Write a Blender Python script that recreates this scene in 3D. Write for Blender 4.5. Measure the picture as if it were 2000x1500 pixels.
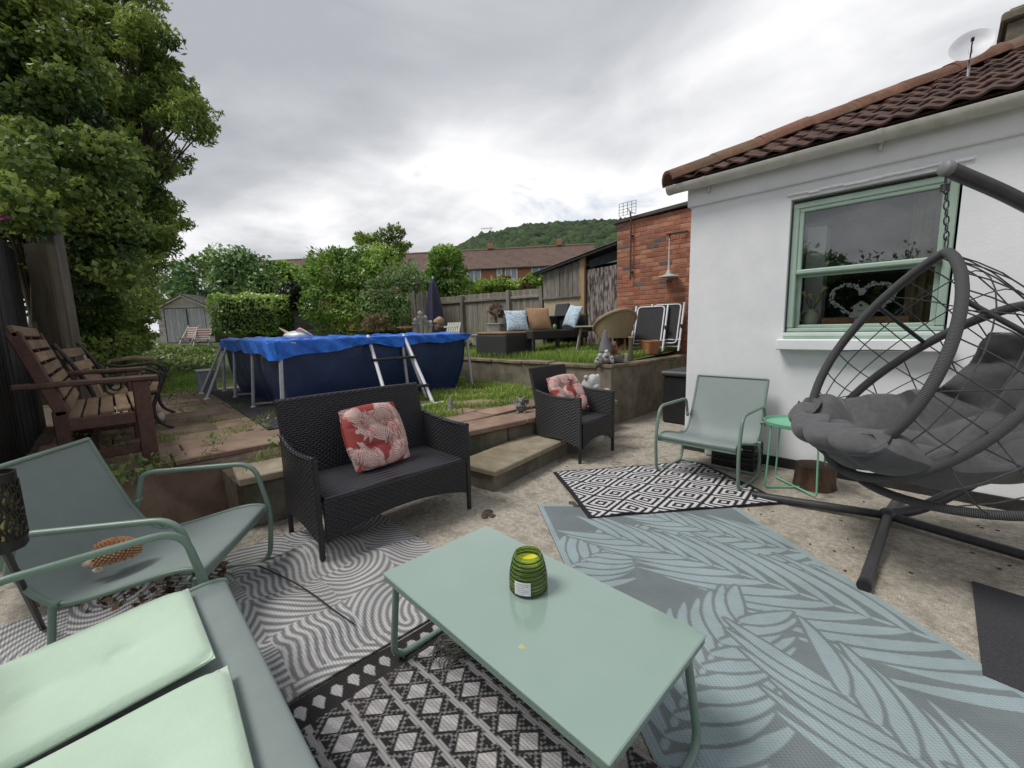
import bpy, bmesh, math, random
import numpy as np
from mathutils import Vector, Matrix
scene = bpy.context.scene
for o in list(bpy.data.objects): bpy.data.objects.remove(o)
col = scene.collection
R = math.radians
random.seed(7); rng = np.random.default_rng(7)
# ---------------------------------------------------------------- camera
# world axes: X along the white house wall (towards the viewer's right), Y into the house, origin at the house corner
CAM = np.array([1.708, -4.041, 1.25]); FPX = 810.0
_p, _r = R(7.75), R(1.5)
HF = np.array([-.718, .696, 0.]); HF /= np.linalg.norm(HF)
HR = np.array([HF[1], -HF[0], 0.])
UP = np.array([0, 0, 1.])
fw = math.cos(_p)*HF - math.sin(_p)*UP
up0 = math.sin(_p)*HF + math.cos(_p)*UP
rt = math.cos(_r)*HR - math.sin(_r)*up0
upv = math.sin(_r)*HR + math.cos(_r)*up0
cam = bpy.data.cameras.new('camera'); camo = bpy.data.objects.new('camera', cam); col.objects.link(camo)
m = Matrix.Identity(4)
for i in range(3):
    m[i][0] = rt[i]; m[i][1] = upv[i]; m[i][2] = -fw[i]; m[i][3] = CAM[i]
camo.matrix_world = m
cam.sensor_width = 36; cam.lens = 36*FPX/2000; cam.clip_end = 3000; cam.clip_start = .02
scene.camera = camo
scene.render.resolution_x = 1024; scene.render.resolution_y = 768
def ray(x, y): return fw + (x-1000)/FPX*rt - (y-750)/FPX*upv
def G(x, y, z):                       # the point at height z seen at a place in the photograph
    v = ray(x, y); return CAM + v*((z-CAM[2])/v[2])
def D(x, y, d):                       # the point at horizontal distance d ahead
    v = ray(x, y); return CAM + v*(d/float(v @ HF))
def old(x, y, z=0.):                  # metres right of / ahead of the viewer
    q = CAM*[1, 1, 0] + HR*x + HF*y; q[2] = z; return q
# ---------------------------------------------------------------- sky and sun
SUN_EL, SUN_AZ = R(58), R(-125)       # azimuth of the direction towards the sun, from +X
world = bpy.data.worlds.new('World'); scene.world = world; world.use_nodes = True
nt = world.node_tree; N = nt.nodes; N.clear()
def nd(t, typ, **kw):
    n = t.nodes.new(typ)
    for k, v in kw.items():
        if k == 'op': n.operation = v
        elif k == 'inp':
            for a, b in v.items(): n.inputs[a].default_value = b
        else: setattr(n, k, v)
    return n
out = nd(nt, 'ShaderNodeOutputWorld'); bg = nd(nt, 'ShaderNodeBackground')
sky = nd(nt, 'ShaderNodeTexSky', sky_type='NISHITA', sun_disc=False, sun_elevation=SUN_EL, sun_rotation=R(90)-SUN_AZ)
tc = nd(nt, 'ShaderNodeTexCoord'); sep = nd(nt, 'ShaderNodeSeparateXYZ')
nt.links.new(tc.outputs['Generated'], sep.inputs[0])
# cloud deck: project the view direction on a plane overhead
zc = nd(nt, 'ShaderNodeMath', op='MAXIMUM', inp={1: .0}); nt.links.new(sep.outputs[2], zc.inputs[0])
za = nd(nt, 'ShaderNodeMath', op='ADD', inp={1: .22}); nt.links.new(zc.outputs[0], za.inputs[0])
dv = nd(nt, 'ShaderNodeVectorMath', operation='DIVIDE'); cmb = nd(nt, 'ShaderNodeCombineXYZ')
for i in range(3): nt.links.new(za.outputs[0], cmb.inputs[i])
nt.links.new(tc.outputs['Generated'], dv.inputs[0]); nt.links.new(cmb.outputs[0], dv.inputs[1])
mp = nd(nt, 'ShaderNodeMapping'); mp.inputs['Scale'].default_value = (1, 1, .3); mp.inputs['Location'].default_value = (11.7, 2.4, 0)
nt.links.new(dv.outputs[0], mp.inputs[0])
n1 = nd(nt, 'ShaderNodeTexNoise', inp={'Scale': .62, 'Detail': 6, 'Roughness': .48, 'Distortion': .7})
n2 = nd(nt, 'ShaderNodeTexNoise', inp={'Scale': 1.9, 'Detail': 6, 'Roughness': .55, 'Distortion': .8})
for n in (n1, n2): nt.links.new(mp.outputs[0], n.inputs['Vector'])
mx = nd(nt, 'ShaderNodeMath', op='MULTIPLY_ADD', inp={1: .36}); nt.links.new(n2.outputs[0], mx.inputs[0])
n1c = nd(nt, 'ShaderNodeMapRange', inp={1: .3, 2: .7, 3: .17, 4: .79}); n1c.clamp = False; nt.links.new(n1.outputs[0], n1c.inputs[0]); nt.links.new(n1c.outputs[0], mx.inputs[2])
# the deck thins out a little towards the horizon
hz = nd(nt, 'ShaderNodeMapRange', inp={1: .02, 2: .42, 3: .17, 4: -.02}); nt.links.new(sep.outputs[2], hz.inputs[0])
ad = nd(nt, 'ShaderNodeMath', op='ADD'); nt.links.new(mx.outputs[0], ad.inputs[0]); nt.links.new(hz.outputs[0], ad.inputs[1])
cr = nd(nt, 'ShaderNodeValToRGB')
cr.color_ramp.elements[0].position = .52; cr.color_ramp.elements[0].color = (.268, .278, .30, 1)
cr.color_ramp.elements[1].position = .93; cr.color_ramp.elements[1].color = (.58, .58, .59, 1)
e = cr.color_ramp.elements.new(.68); e.color = (.335, .345, .365, 1)
e = cr.color_ramp.elements.new(.80); e.color = (.435, .44, .455, 1)
nt.links.new(ad.outputs[0], cr.inputs[0])
skm = nd(nt, 'ShaderNodeMix', data_type='RGBA', blend_type='MULTIPLY', inp={0: 1.0})
nt.links.new(sky.outputs[0], skm.inputs[6]); skm.inputs[7].default_value = (.075, .075, .075, 1)
gap = nd(nt, 'ShaderNodeMapRange', inp={1: .985, 2: 1.08, 3: 0, 4: .8}); nt.links.new(ad.outputs[0], gap.inputs[0])
mixs = nd(nt, 'ShaderNodeMix', data_type='RGBA')
nt.links.new(gap.outputs[0], mixs.inputs[0]); nt.links.new(cr.outputs[0], mixs.inputs[6]); nt.links.new(skm.outputs[2], mixs.inputs[7])
nt.links.new(mixs.outputs[2], bg.inputs[0]); bg.inputs[1].default_value = .93
nt.links.new(bg.outputs[0], out.inputs[0])
sun = bpy.data.lights.new('sun', 'SUN'); sun.energy = 1.5; sun.angle = R(22); sun.color = (1, .97, .92)
suno = bpy.data.objects.new('sun', sun); col.objects.link(suno)
sd = Vector((math.cos(SUN_AZ)*math.cos(SUN_EL), math.sin(SUN_AZ)*math.cos(SUN_EL), math.sin(SUN_EL)))
suno.rotation_euler = sd.to_track_quat('Z', 'Y').to_euler(); suno.location = (0, 0, 30)
vs = scene.view_settings; vs.view_transform = 'Standard'; vs.look = 'None'; vs.exposure = .90; vs.gamma = 1; vs.use_curve_mapping = False
scene.render.engine = 'CYCLES'

# ---------------------------------------------------------------- mesh helpers
class MB:
    def __init__(s): s.v = []; s.f = []
    def add(s, vs, fs):
        k = len(s.v); s.v += [tuple(map(float, v)) for v in vs]; s.f += [tuple(i+k for i in f) for f in fs]; return s
    def box(s, c, d, b=.0, M=None):
        """box centred at c, size d, chamfer b, optional 3x3/4x4 matrix applied about the origin"""
        hx, hy, hz = [q/2 for q in d]; b = min(b, hx*.95, hy*.95, hz*.95)
        if b <= 0:
            vs = [(x*hx, y*hy, z*hz) for x in (-1, 1) for y in (-1, 1) for z in (-1, 1)]
            fs = [(0, 1, 3, 2), (4, 6, 7, 5), (0, 4, 5, 1), (2, 3, 7, 6), (0, 2, 6, 4), (1, 5, 7, 3)]
        else:
            vs = []; ix = {}
            for x in (-1, 1):
                for y in (-1, 1):
                    for z in (-1, 1):
                        for ax in range(3):
                            q = [x*(hx-b), y*(hy-b), z*(hz-b)]; q[ax] = (x, y, z)[ax]*(hx, hy, hz)[ax]
                            ix[x, y, z, ax] = len(vs); vs.append(tuple(q))
            fs = []
            for ax in range(3):
                o = [a for a in range(3) if a != ax]
                for sg in (-1, 1):
                    def k(a, c_):
                        t = [0, 0, 0]; t[ax] = sg; t[o[0]] = a; t[o[1]] = c_; return ix[t[0], t[1], t[2], ax]
                    q = [k(-1, -1), k(1, -1), k(1, 1), k(-1, 1)]
                    fs.append(q if (sg > 0) == (ax != 1) else q[::-1])
            for ax in range(3):            # edges along ax
                o = [a for a in range(3) if a != ax]
                for a in (-1, 1):
                    for c_ in (-1, 1):
                        def k(e_, face):
                            t = [0, 0, 0]; t[ax] = e_; t[o[0]] = a; t[o[1]] = c_; return ix[t[0], t[1], t[2], face]
                        fs.append([k(-1, o[0]), k(1, o[0]), k(1, o[1]), k(-1, o[1])])
            for x in (-1, 1):
                for y in (-1, 1):
                    for z in (-1, 1): fs.append([ix[x, y, z, 0], ix[x, y, z, 1], ix[x, y, z, 2]])
        vs = [Vector(v) for v in vs]
        if M is not None: vs = [M @ v for v in vs]
        c = Vector(c)
        return s.add([v + c for v in vs], fs)
    def bar(s, p, q, w, h, b=.0, roll=(0, 0, 1)):
        """box beam from p to q, w across, h along roll"""
        p, q = Vector(p), Vector(q); d = q-p; L = d.length; x = d.normalized()
        z = Vector(roll); z = (z - x*z.dot(x)).normalized(); y = z.cross(x)
        M = Matrix((x, y, z)).transposed()
        return s.box((p+q)/2, (L, w, h), b, M)
    def tube(s, pts, r, n=8, closed=False, radii=None, cap=True):
        pts = [Vector(p) for p in pts]; m_ = len(pts); vs = []; fs = []
        prev = None
        for i, p in enumerate(pts):
            if closed: t = pts[(i+1) % m_] - pts[i-1]
            else: t = pts[min(i+1, m_-1)] - pts[max(i-1, 0)]
            t.normalize()
            if prev is None:
                a = Vector((0, 0, 1)) if abs(t.z) < .9 else Vector((1, 0, 0)); u = t.cross(a).normalized()
            else:
                u = (prev - t*prev.dot(t)); u = u.normalized() if u.length > 1e-6 else t.orthogonal().normalized()
            prev = u; w = t.cross(u); rr = radii[i] if radii else r
            for k in range(n):
                an = 2*math.pi*k/n; vs.append(p + (u*math.cos(an) + w*math.sin(an))*rr)
        for i in range(m_ if closed else m_-1):
            j = (i+1) % m_
            for k in range(n): fs.append((i*n+k, i*n+(k+1) % n, j*n+(k+1) % n, j*n+k))
        if cap and not closed: fs += [tuple(range(n-1, -1, -1)), tuple((m_-1)*n+k for k in range(n))]
        return s.add(vs, fs)
    def lathe(s, prof, n=20, c=(0, 0, 0), M=None, wob=None):
        vs = []; fs = []; c = Vector(c)
        for (r, z) in prof:
            for k in range(n):
                an = 2*math.pi*k/n; rr = r*(wob(an, z) if wob else 1); v = Vector((rr*math.cos(an), rr*math.sin(an), z))
                vs.append((M @ v if M is not None else v)+c)
        for i in range(len(prof)-1):
            for k in range(n): fs.append((i*n+k, i*n+(k+1) % n, (i+1)*n+(k+1) % n, (i+1)*n+k))
        if prof[0][0] > 1e-4: fs.append(tuple(range(n-1, -1, -1)))
        if prof[-1][0] > 1e-4: fs.append(tuple((len(prof)-1)*n+k for k in range(n)))
        return s.add(vs, fs)
    def prism(s, poly, a, ax=2, t=.1, off=(0, 0, 0)):
        """polygon (2-D) extruded along axis ax from a to a+t"""
        n = len(poly); vs = []
        for h in (a, a+t):
            for (u, w) in poly:
                q = [u, w]; q.insert(ax, h); vs.append((q[0]+off[0], q[1]+off[1], q[2]+off[2]))
        fs = [tuple(range(n)), tuple(range(2*n-1, n-1, -1))]
        for k in range(n): fs.append((k, n+k, n+(k+1) % n, (k+1) % n))
        return s.add(vs, fs)
    def sheet(s, fn, nu, nv, thick=0.):
        """grid surface fn(u,v)->point, u,v in 0..1; closed to a slab when thick"""
        P = [[Vector(fn(i/nu, j/nv)) for j in range(nv+1)] for i in range(nu+1)]
        vs = []; fs = []
        if not thick:
            vs = [P[i][j] for i in range(nu+1) for j in range(nv+1)]
            fs = [(i*(nv+1)+j, (i+1)*(nv+1)+j, (i+1)*(nv+1)+j+1, i*(nv+1)+j+1) for i in range(nu) for j in range(nv)]
            return s.add(vs, fs)
        def nrm(i, j):
            a = P[min(i+1, nu)][j]-P[max(i-1, 0)][j]; b_ = P[i][min(j+1, nv)]-P[i][max(j-1, 0)]
            n_ = a.cross(b_); return n_.normalized() if n_.length > 1e-9 else Vector((0, 0, 1))
        K = (nu+1)*(nv+1)
        for sg in (.5, -.5):
            vs += [P[i][j] + nrm(i, j)*thick*sg for i in range(nu+1) for j in range(nv+1)]
        ix = lambda i, j, k: k*K + i*(nv+1)+j
        for i in range(nu):
            for j in range(nv):
                fs.append((ix(i, j, 0), ix(i+1, j, 0), ix(i+1, j+1, 0), ix(i, j+1, 0)))
                fs.append((ix(i, j+1, 1), ix(i+1, j+1, 1), ix(i+1, j, 1), ix(i, j, 1)))
        for i in range(nu):
            fs.append((ix(i, 0, 0), ix(i, 0, 1), ix(i+1, 0, 1), ix(i+1, 0, 0))); fs.append((ix(i+1, nv, 0), ix(i+1, nv, 1), ix(i, nv, 1), ix(i, nv, 0)))
        for j in range(nv):
            fs.append((ix(0, j+1, 0), ix(0, j+1, 1), ix(0, j, 1), ix(0, j, 0))); fs.append((ix(nu, j, 0), ix(nu, j, 1), ix(nu, j+1, 1), ix(nu, j+1, 0)))
        return s.add(vs, fs)
    def blob(s, c, r, sub=2, noise=0., seed=0, M=None):
        bm = bmesh.new(); bmesh.ops.create_icosphere(bm, subdivisions=sub, radius=1)
        rs = random.Random(seed); ph = [rs.uniform(0, 6.28) for _ in range(6)]
        vs = []
        for v in bm.verts:
            q = v.co; k = 1+noise*(math.sin(3.1*q.x+ph[0])*math.sin(2.7*q.y+ph[1])+math.sin(4.3*q.z+ph[2])*math.sin(3.7*q.x+ph[3])*.8+.6*math.sin(7*q.y+ph[4])*math.sin(6.1*q.z+ph[5]))
            w = Vector((q.x*r[0]*k, q.y*r[1]*k, q.z*r[2]*k))
            if M is not None: w = M @ w
            vs.append(w+Vector(c))
        fs = [tuple(v.index for v in f.verts) for f in bm.faces]; bm.free()
        return s.add(vs, fs)
    def mesh(s, name, mat=None, smooth=None):
        me = bpy.data.meshes.new(name); me.from_pydata(s.v, [], s.f); me.update()
        if mat: me.materials.append(mat)
        bm = bmesh.new(); bm.from_mesh(me); bmesh.ops.recalc_face_normals(bm, faces=bm.faces); bm.to_mesh(me); bm.free()
        if smooth: sm(me, smooth)
        return me
    def build(s, name, mat, parent=None, smooth=None, **kw): return link(name, s.mesh(name, mat, smooth), parent, **kw)
def sm(me, ang=40):
    me.polygons.foreach_set('use_smooth', [True]*len(me.polygons))
    if ang < 180: me.set_sharp_from_angle(angle=R(ang))
def link(name, me, parent=None, loc=None, rot=None, label=None, cat=None, group=None, kind=None):
    o = bpy.data.objects.new(name, me); col.objects.link(o)
    if parent: o.parent = parent
    if loc is not None: o.location = loc
    if rot is not None: o.rotation_euler = rot
    return tag(o, label, cat, group, kind)
def tag(o, label=None, cat=None, group=None, kind=None):
    if label: o['label'] = label
    if cat: o['category'] = cat
    if group: o['group'] = group
    if kind: o['kind'] = kind
    return o
def thing(name, label, cat, loc=(0, 0, 0), rz=0, group=None):
    return link(name, None, None, loc, (0, 0, rz), label, cat, group)
def copy_tree(o, parent=None):
    c = o.copy(); col.objects.link(c); c.parent = parent
    for ch in list(o.children): copy_tree(ch, c)
    return c
def bez(pts, n=8):
    """Catmull-Rom through the points"""
    P = [Vector(p) for p in pts]; o = []
    for i in range(len(P)-1):
        a, b, c, d = P[max(i-1, 0)], P[i], P[i+1], P[min(i+2, len(P)-1)]
        for k in range(n):
            t = k/n; o.append(.5*((2*b)+(c-a)*t+(2*a-5*b+4*c-d)*t*t+(3*b-a-3*c+d)*t**3))
    return o+[P[-1]]
def fillet(pts, r, n=5):
    """polyline with rounded corners"""
    P = [Vector(p) for p in pts]; o = [P[0]]
    for i in range(1, len(P)-1):
        a, b, c = P[i-1], P[i], P[i+1]; d1 = (a-b); d2 = (c-b); k = min(r, d1.length*.49, d2.length*.49)
        p, q = b+d1.normalized()*k, b+d2.normalized()*k
        for j in range(n+1):
            t = j/n; o.append(p*(1-t)**2+b*2*t*(1-t)+q*t*t)
    return o+[P[-1]]
def RX(a): return Matrix.Rotation(a, 3, 'X')
def RY(a): return Matrix.Rotation(a, 3, 'Y')
def RZ(a): return Matrix.Rotation(a, 3, 'Z')
# ---------------------------------------------------------------- materials
_M = {}
def pm(name, c1, c2=None, scale=6., rough=.7, bump=.0, bscale=None, metal=0., detail=6, stretch=(1, 1, 1), c3=None, rand=0., spec=.5, contrast=(.35, .65), coat=0., sheen=0., trans=0., dist=.02):
    """procedural material: two or three noise-mixed tones, fine bump, optional per-object variation"""
    if name in _M: return _M[name]
    m = bpy.data.materials.new(name); m.use_nodes = True; t = m.node_tree; b = t.nodes['Principled BSDF']
    c2 = c2 or tuple(q*.85 for q in c1)
    tc = nd(t, 'ShaderNodeTexCoord'); mp = nd(t, 'ShaderNodeMapping'); mp.inputs['Scale'].default_value = stretch
    t.links.new(tc.outputs['Object'], mp.inputs[0]); vec = mp.outputs[0]
    oi = nd(t, 'ShaderNodeObjectInfo')
    if rand:
        ad = nd(t, 'ShaderNodeVectorMath', operation='ADD'); ml = nd(t, 'ShaderNodeVectorMath', operation='SCALE', inp={3: 37.})
        t.links.new(oi.outputs['Random'], ml.inputs[0]); t.links.new(vec, ad.inputs[0]); t.links.new(ml.outputs[0], ad.inputs[1]); vec = ad.outputs[0]
    n = nd(t, 'ShaderNodeTexNoise', inp={'Scale': scale, 'Detail': detail, 'Roughness': .6}); t.links.new(vec, n.inputs['Vector'])
    r = nd(t, 'ShaderNodeValToRGB'); r.color_ramp.elements[0].position = contrast[0]; r.color_ramp.elements[1].position = contrast[1]
    r.color_ramp.elements[0].color = (*c1, 1); r.color_ramp.elements[1].color = (*c2, 1)
    t.links.new(n.outputs[0], r.inputs[0]); colr = r.outputs[0]
    if c3:
        n3 = nd(t, 'ShaderNodeTexNoise', inp={'Scale': scale*.23, 'Detail': 5, 'Roughness': .65}); t.links.new(vec, n3.inputs['Vector'])
        r3 = nd(t, 'ShaderNodeMapRange', inp={1: .5, 2: .68}); t.links.new(n3.outputs[0], r3.inputs[0])
        mx = nd(t, 'ShaderNodeMix', data_type='RGBA'); t.links.new(r3.outputs[0], mx.inputs[0]); t.links.new(colr, mx.inputs[6]); mx.inputs[7].default_value = (*c3, 1); colr = mx.outputs[2]
    if rand:
        mr = nd(t, 'ShaderNodeMapRange', inp={3: 1-rand, 4: 1+rand}); t.links.new(oi.outputs['Random'], mr.inputs[0])
        hs = nd(t, 'ShaderNodeHueSaturation'); t.links.new(colr, hs.inputs['Color']); t.links.new(mr.outputs[0], hs.inputs['Value']); colr = hs.outputs[0]
    t.links.new(colr, b.inputs['Base Color'])
    b.inputs['Roughness'].default_value = rough; b.inputs['Metallic'].default_value = metal
    b.inputs['Specular IOR Level'].default_value = spec
    if coat: b.inputs['Coat Weight'].default_value = coat; b.inputs['Coat Roughness'].default_value = .08
    if sheen: b.inputs['Sheen Weight'].default_value = sheen
    if trans: b.inputs['Transmission Weight'].default_value = trans
    if bump:
        n2 = nd(t, 'ShaderNodeTexNoise', inp={'Scale': bscale or scale*6, 'Detail': 5, 'Roughness': .65}); t.links.new(vec, n2.inputs['Vector'])
        bp = nd(t, 'ShaderNodeBump', inp={'Strength': bump, 'Distance': dist}); t.links.new(n2.outputs[0], bp.inputs['Height']); t.links.new(bp.outputs[0], b.inputs['Normal'])
    _M[name] = m; return m
def attr_mat(name, ca, cb, rough=.85, weave=260., bump=.3, mid=None, dirt=None, attr='pat', sheen=0.):
    """two print colours chosen by a mesh attribute (the woven pattern), with weave relief and a little soiling"""
    m = bpy.data.materials.new(name); m.use_nodes = True; t = m.node_tree; b = t.nodes['Principled BSDF']
    at = nd(t, 'ShaderNodeAttribute', attribute_name=attr)
    mx = nd(t, 'ShaderNodeMix', data_type='RGBA'); mx.inputs[6].default_value = (*ca, 1); mx.inputs[7].default_value = (*cb, 1)
    t.links.new(at.outputs['Fac'], mx.inputs[0]); tc = nd(t, 'ShaderNodeTexCoord')
    n = nd(t, 'ShaderNodeTexNoise', inp={'Scale': 3.2, 'Detail': 8, 'Roughness': .7}); t.links.new(tc.outputs['Object'], n.inputs['Vector'])
    mr = nd(t, 'ShaderNodeMapRange', inp={1: .3, 2: .75, 3: .82, 4: 1.12}); t.links.new(n.outputs[0], mr.inputs[0])
    hs = nd(t, 'ShaderNodeHueSaturation'); t.links.new(mx.outputs[2], hs.inputs['Color']); t.links.new(mr.outputs[0], hs.inputs['Value']); c = hs.outputs[0]
    if dirt:
        n2 = nd(t, 'ShaderNodeTexNoise', inp={'Scale': 1.7, 'Detail': 9, 'Roughness': .75}); t.links.new(tc.outputs['Object'], n2.inputs['Vector'])
        r2 = nd(t, 'ShaderNodeMapRange', inp={1: .52, 2: .8, 3: 0, 4: .75}); t.links.new(n2.outputs[0], r2.inputs[0])
        m2 = nd(t, 'ShaderNodeMix', data_type='RGBA'); t.links.new(r2.outputs[0], m2.inputs[0]); t.links.new(c, m2.inputs[6]); m2.inputs[7].default_value = (*dirt, 1); c = m2.outputs[2]
    t.links.new(c, b.inputs['Base Color']); b.inputs['Roughness'].default_value = rough; b.inputs['Sheen Weight'].default_value = sheen
    b.inputs['Specular IOR Level'].default_value = .25
    if weave:
        uv = nd(t, 'ShaderNodeUVMap', uv_map='metres'); sx = nd(t, 'ShaderNodeSeparateXYZ'); t.links.new(uv.outputs[0], sx.inputs[0])
        a = nd(t, 'ShaderNodeMath', op='MULTIPLY', inp={1: weave*2}); t.links.new(sx.outputs[0], a.inputs[0])
        a2 = nd(t, 'ShaderNodeMath', op='MULTIPLY', inp={1: weave*3.2}); t.links.new(sx.outputs[1], a2.inputs[0])
        s1 = nd(t, 'ShaderNodeMath', op='SINE'); t.links.new(a.outputs[0], s1.inputs[0]); s2 = nd(t, 'ShaderNodeMath', op='SINE'); t.links.new(a2.outputs[0], s2.inputs[0])
        pr = nd(t, 'ShaderNodeMath', op='ADD'); t.links.new(s1.outputs[0], pr.inputs[0]); t.links.new(s2.outputs[0], pr.inputs[1])
        bp = nd(t, 'ShaderNodeBump', inp={'Strength': bump, 'Distance': .003}); t.links.new(pr.outputs[0], bp.inputs['Height']); t.links.new(bp.outputs[0], b.inputs['Normal'])
    return m
def rattan(name, c1, c2, flat=False, row=.014, dash=.042, ax='z'):
    """flat-strip wicker: rows of staggered dashes, as colour and relief"""
    m = bpy.data.materials.new(name); m.use_nodes = True; t = m.node_tree; b = t.nodes['Principled BSDF']
    tc = nd(t, 'ShaderNodeTexCoord'); sx = nd(t, 'ShaderNodeSeparateXYZ'); t.links.new(tc.outputs['Object'], sx.inputs[0])
    L = lambda op, a, b_=None, c=None: _mth(t, op, a, b_, c)
    if flat: rw, u = sx.outputs[0], sx.outputs[1]
    else: rw, u = sx.outputs[2], L('ADD', sx.outputs[0], sx.outputs[1])
    rr = L('DIVIDE', rw, row); fl = L('FLOOR', rr); fr = L('FRACT', rr)
    sh = L('MULTIPLY', L('FRACT', L('MULTIPLY', fl, .5)), 1.0)
    uu = L('FRACT', L('ADD', L('DIVIDE', u, dash), sh))
    h1 = L('SINE', L('MULTIPLY', fr, math.pi)); h2 = L('SINE', L('MULTIPLY', uu, math.pi))
    h = L('MULTIPLY', L('POWER', h1, .6), L('POWER', h2, .7))
    n = nd(t, 'ShaderNodeTexNoise', inp={'Scale': 40., 'Detail': 3}); t.links.new(tc.outputs['Object'], n.inputs['Vector'])
    hh = L('MULTIPLY', h, L('ADD', n.outputs[0], .5))
    mx = nd(t, 'ShaderNodeMix', data_type='RGBA'); mx.inputs[6].default_value = (*c1, 1); mx.inputs[7].default_value = (*c2, 1); t.links.new(hh, mx.inputs[0])
    t.links.new(mx.outputs[2], b.inputs['Base Color']); b.inputs['Roughness'].default_value = .42
    bp = nd(t, 'ShaderNodeBump', inp={'Strength': .9, 'Distance': .006}); t.links.new(h, bp.inputs['Height']); t.links.new(bp.outputs[0], b.inputs['Normal'])
    return m
def _mth(t, op, a, b=None, c=None):
    n = t.nodes.new('ShaderNodeMath'); n.operation = op
    for i, q in enumerate((a, b, c)):
        if q is None: continue
        if isinstance(q, (int, float)): n.inputs[i].default_value = q
        else: t.links.new(q, n.inputs[i])
    return n.outputs[0]
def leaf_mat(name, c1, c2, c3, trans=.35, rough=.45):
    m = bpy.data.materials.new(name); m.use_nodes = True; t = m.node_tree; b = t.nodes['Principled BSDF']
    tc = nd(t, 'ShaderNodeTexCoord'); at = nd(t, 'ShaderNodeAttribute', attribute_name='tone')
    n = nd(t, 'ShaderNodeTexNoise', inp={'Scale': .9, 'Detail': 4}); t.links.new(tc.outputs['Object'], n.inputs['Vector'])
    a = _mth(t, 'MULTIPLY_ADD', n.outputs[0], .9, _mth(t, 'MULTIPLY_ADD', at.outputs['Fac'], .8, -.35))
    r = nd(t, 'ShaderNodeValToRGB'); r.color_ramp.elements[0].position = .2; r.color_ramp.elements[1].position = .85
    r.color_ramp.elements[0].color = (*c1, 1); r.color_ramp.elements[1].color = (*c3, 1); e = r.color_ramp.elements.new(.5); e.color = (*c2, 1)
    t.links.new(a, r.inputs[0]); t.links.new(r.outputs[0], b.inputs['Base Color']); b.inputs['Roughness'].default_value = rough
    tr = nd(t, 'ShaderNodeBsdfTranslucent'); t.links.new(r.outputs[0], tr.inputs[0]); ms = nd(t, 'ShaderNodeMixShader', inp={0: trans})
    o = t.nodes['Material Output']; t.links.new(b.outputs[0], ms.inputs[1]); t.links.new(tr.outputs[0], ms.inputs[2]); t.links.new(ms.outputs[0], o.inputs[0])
    return m
# ---- a numpy mesh with a pattern attribute
def np_mesh(name, V, F, mat, pat=None, uv=None, smooth=True, attr='pat'):
    me = bpy.data.meshes.new(name); k = F.shape[1]
    me.vertices.add(len(V)); me.vertices.foreach_set('co', np.ascontiguousarray(V, dtype=np.float32).ravel())
    me.loops.add(F.size); me.loops.foreach_set('vertex_index', np.ascontiguousarray(F, dtype=np.int32).ravel())
    me.polygons.add(len(F)); me.polygons.foreach_set('loop_start', np.arange(0, F.size, k, dtype=np.int32))
    me.polygons.foreach_set('loop_total', np.full(len(F), k, dtype=np.int32))
    me.update(calc_edges=True); me.validate()
    if pat is not None:
        a = me.attributes.new(attr, 'FLOAT', 'POINT'); a.data.foreach_set('value', np.ascontiguousarray(pat, dtype=np.float32).ravel())
    if uv is not None:
        l = me.uv_layers.new(name='metres'); l.data.foreach_set('uv', np.ascontiguousarray(uv[F.ravel()], dtype=np.float32).ravel())
    if smooth: me.polygons.foreach_set('use_smooth', np.ones(len(F), dtype=bool))
    me.materials.append(mat); return me
def leaves(name, P, Nrm, size, mat, tone, aspect=.5, seed=1, fold=.25):
    """many separate leaf blades (a folded rhombus each) at points P with outward directions Nrm"""
    r = np.random.default_rng(seed); n = len(P)
    d = r.normal(size=(n, 3)); d[:, 2] -= .35; d /= np.linalg.norm(d, axis=1)[:, None]       # blade direction, drooping
    nn = Nrm + r.normal(size=(n, 3))*.75; nn[:, 2] += .35
    s = np.cross(nn, d); s /= (np.linalg.norm(s, axis=1)[:, None]+1e-9); nn = np.cross(d, s)
    L = (size*(.45+1.1*r.random(n)**1.4))[:, None]; W = L*aspect*.5
    base = P - d*L*.5; tip = P + d*L*.5
    a = P + s*W + nn*W*fold - d*L*.05; b = P - s*W + nn*W*fold - d*L*.05
    V = np.stack([base, a, tip, b], 1).reshape(-1, 3); F = np.arange(4*n).reshape(-1, 4)
    return np_mesh(name, V, F, mat, np.repeat(tone, 4), None, False, 'tone')
def ell_points(ells, n, seed, shell=.55):
    """points spread through the outer part of ellipsoid clumps, with outward normals and a light/dark tone per clump"""
    r = np.random.default_rng(seed); P = []; Q = []; T = []
    vol = np.array([(e_[1][0]*e_[1][1]*e_[1][2])**.67 for e_ in ells]); cnt = (n*vol/vol.sum()).astype(int)+1
    for (c, rd), k in zip(ells, cnt):
        u = r.normal(size=(k, 3)); u /= np.linalg.norm(u, axis=1)[:, None]
        f = (shell**3+(1-shell**3)*r.random(k))**(1/3.)
        bumps = 1+.16*np.sin(u[:, 0]*5+c[0]*9)*np.sin(u[:, 1]*6+c[1]*7)+.13*np.sin(u[:, 2]*8+c[2]*5)
        P.append(np.array(c)+u*f[:, None]*np.array(rd)*bumps[:, None]); Q.append(u)
        T.append(np.clip(.5+.22*r.normal()+.2*r.normal(size=k), 0, 1))
    return np.concatenate(P), np.concatenate(Q), np.concatenate(T)
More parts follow.
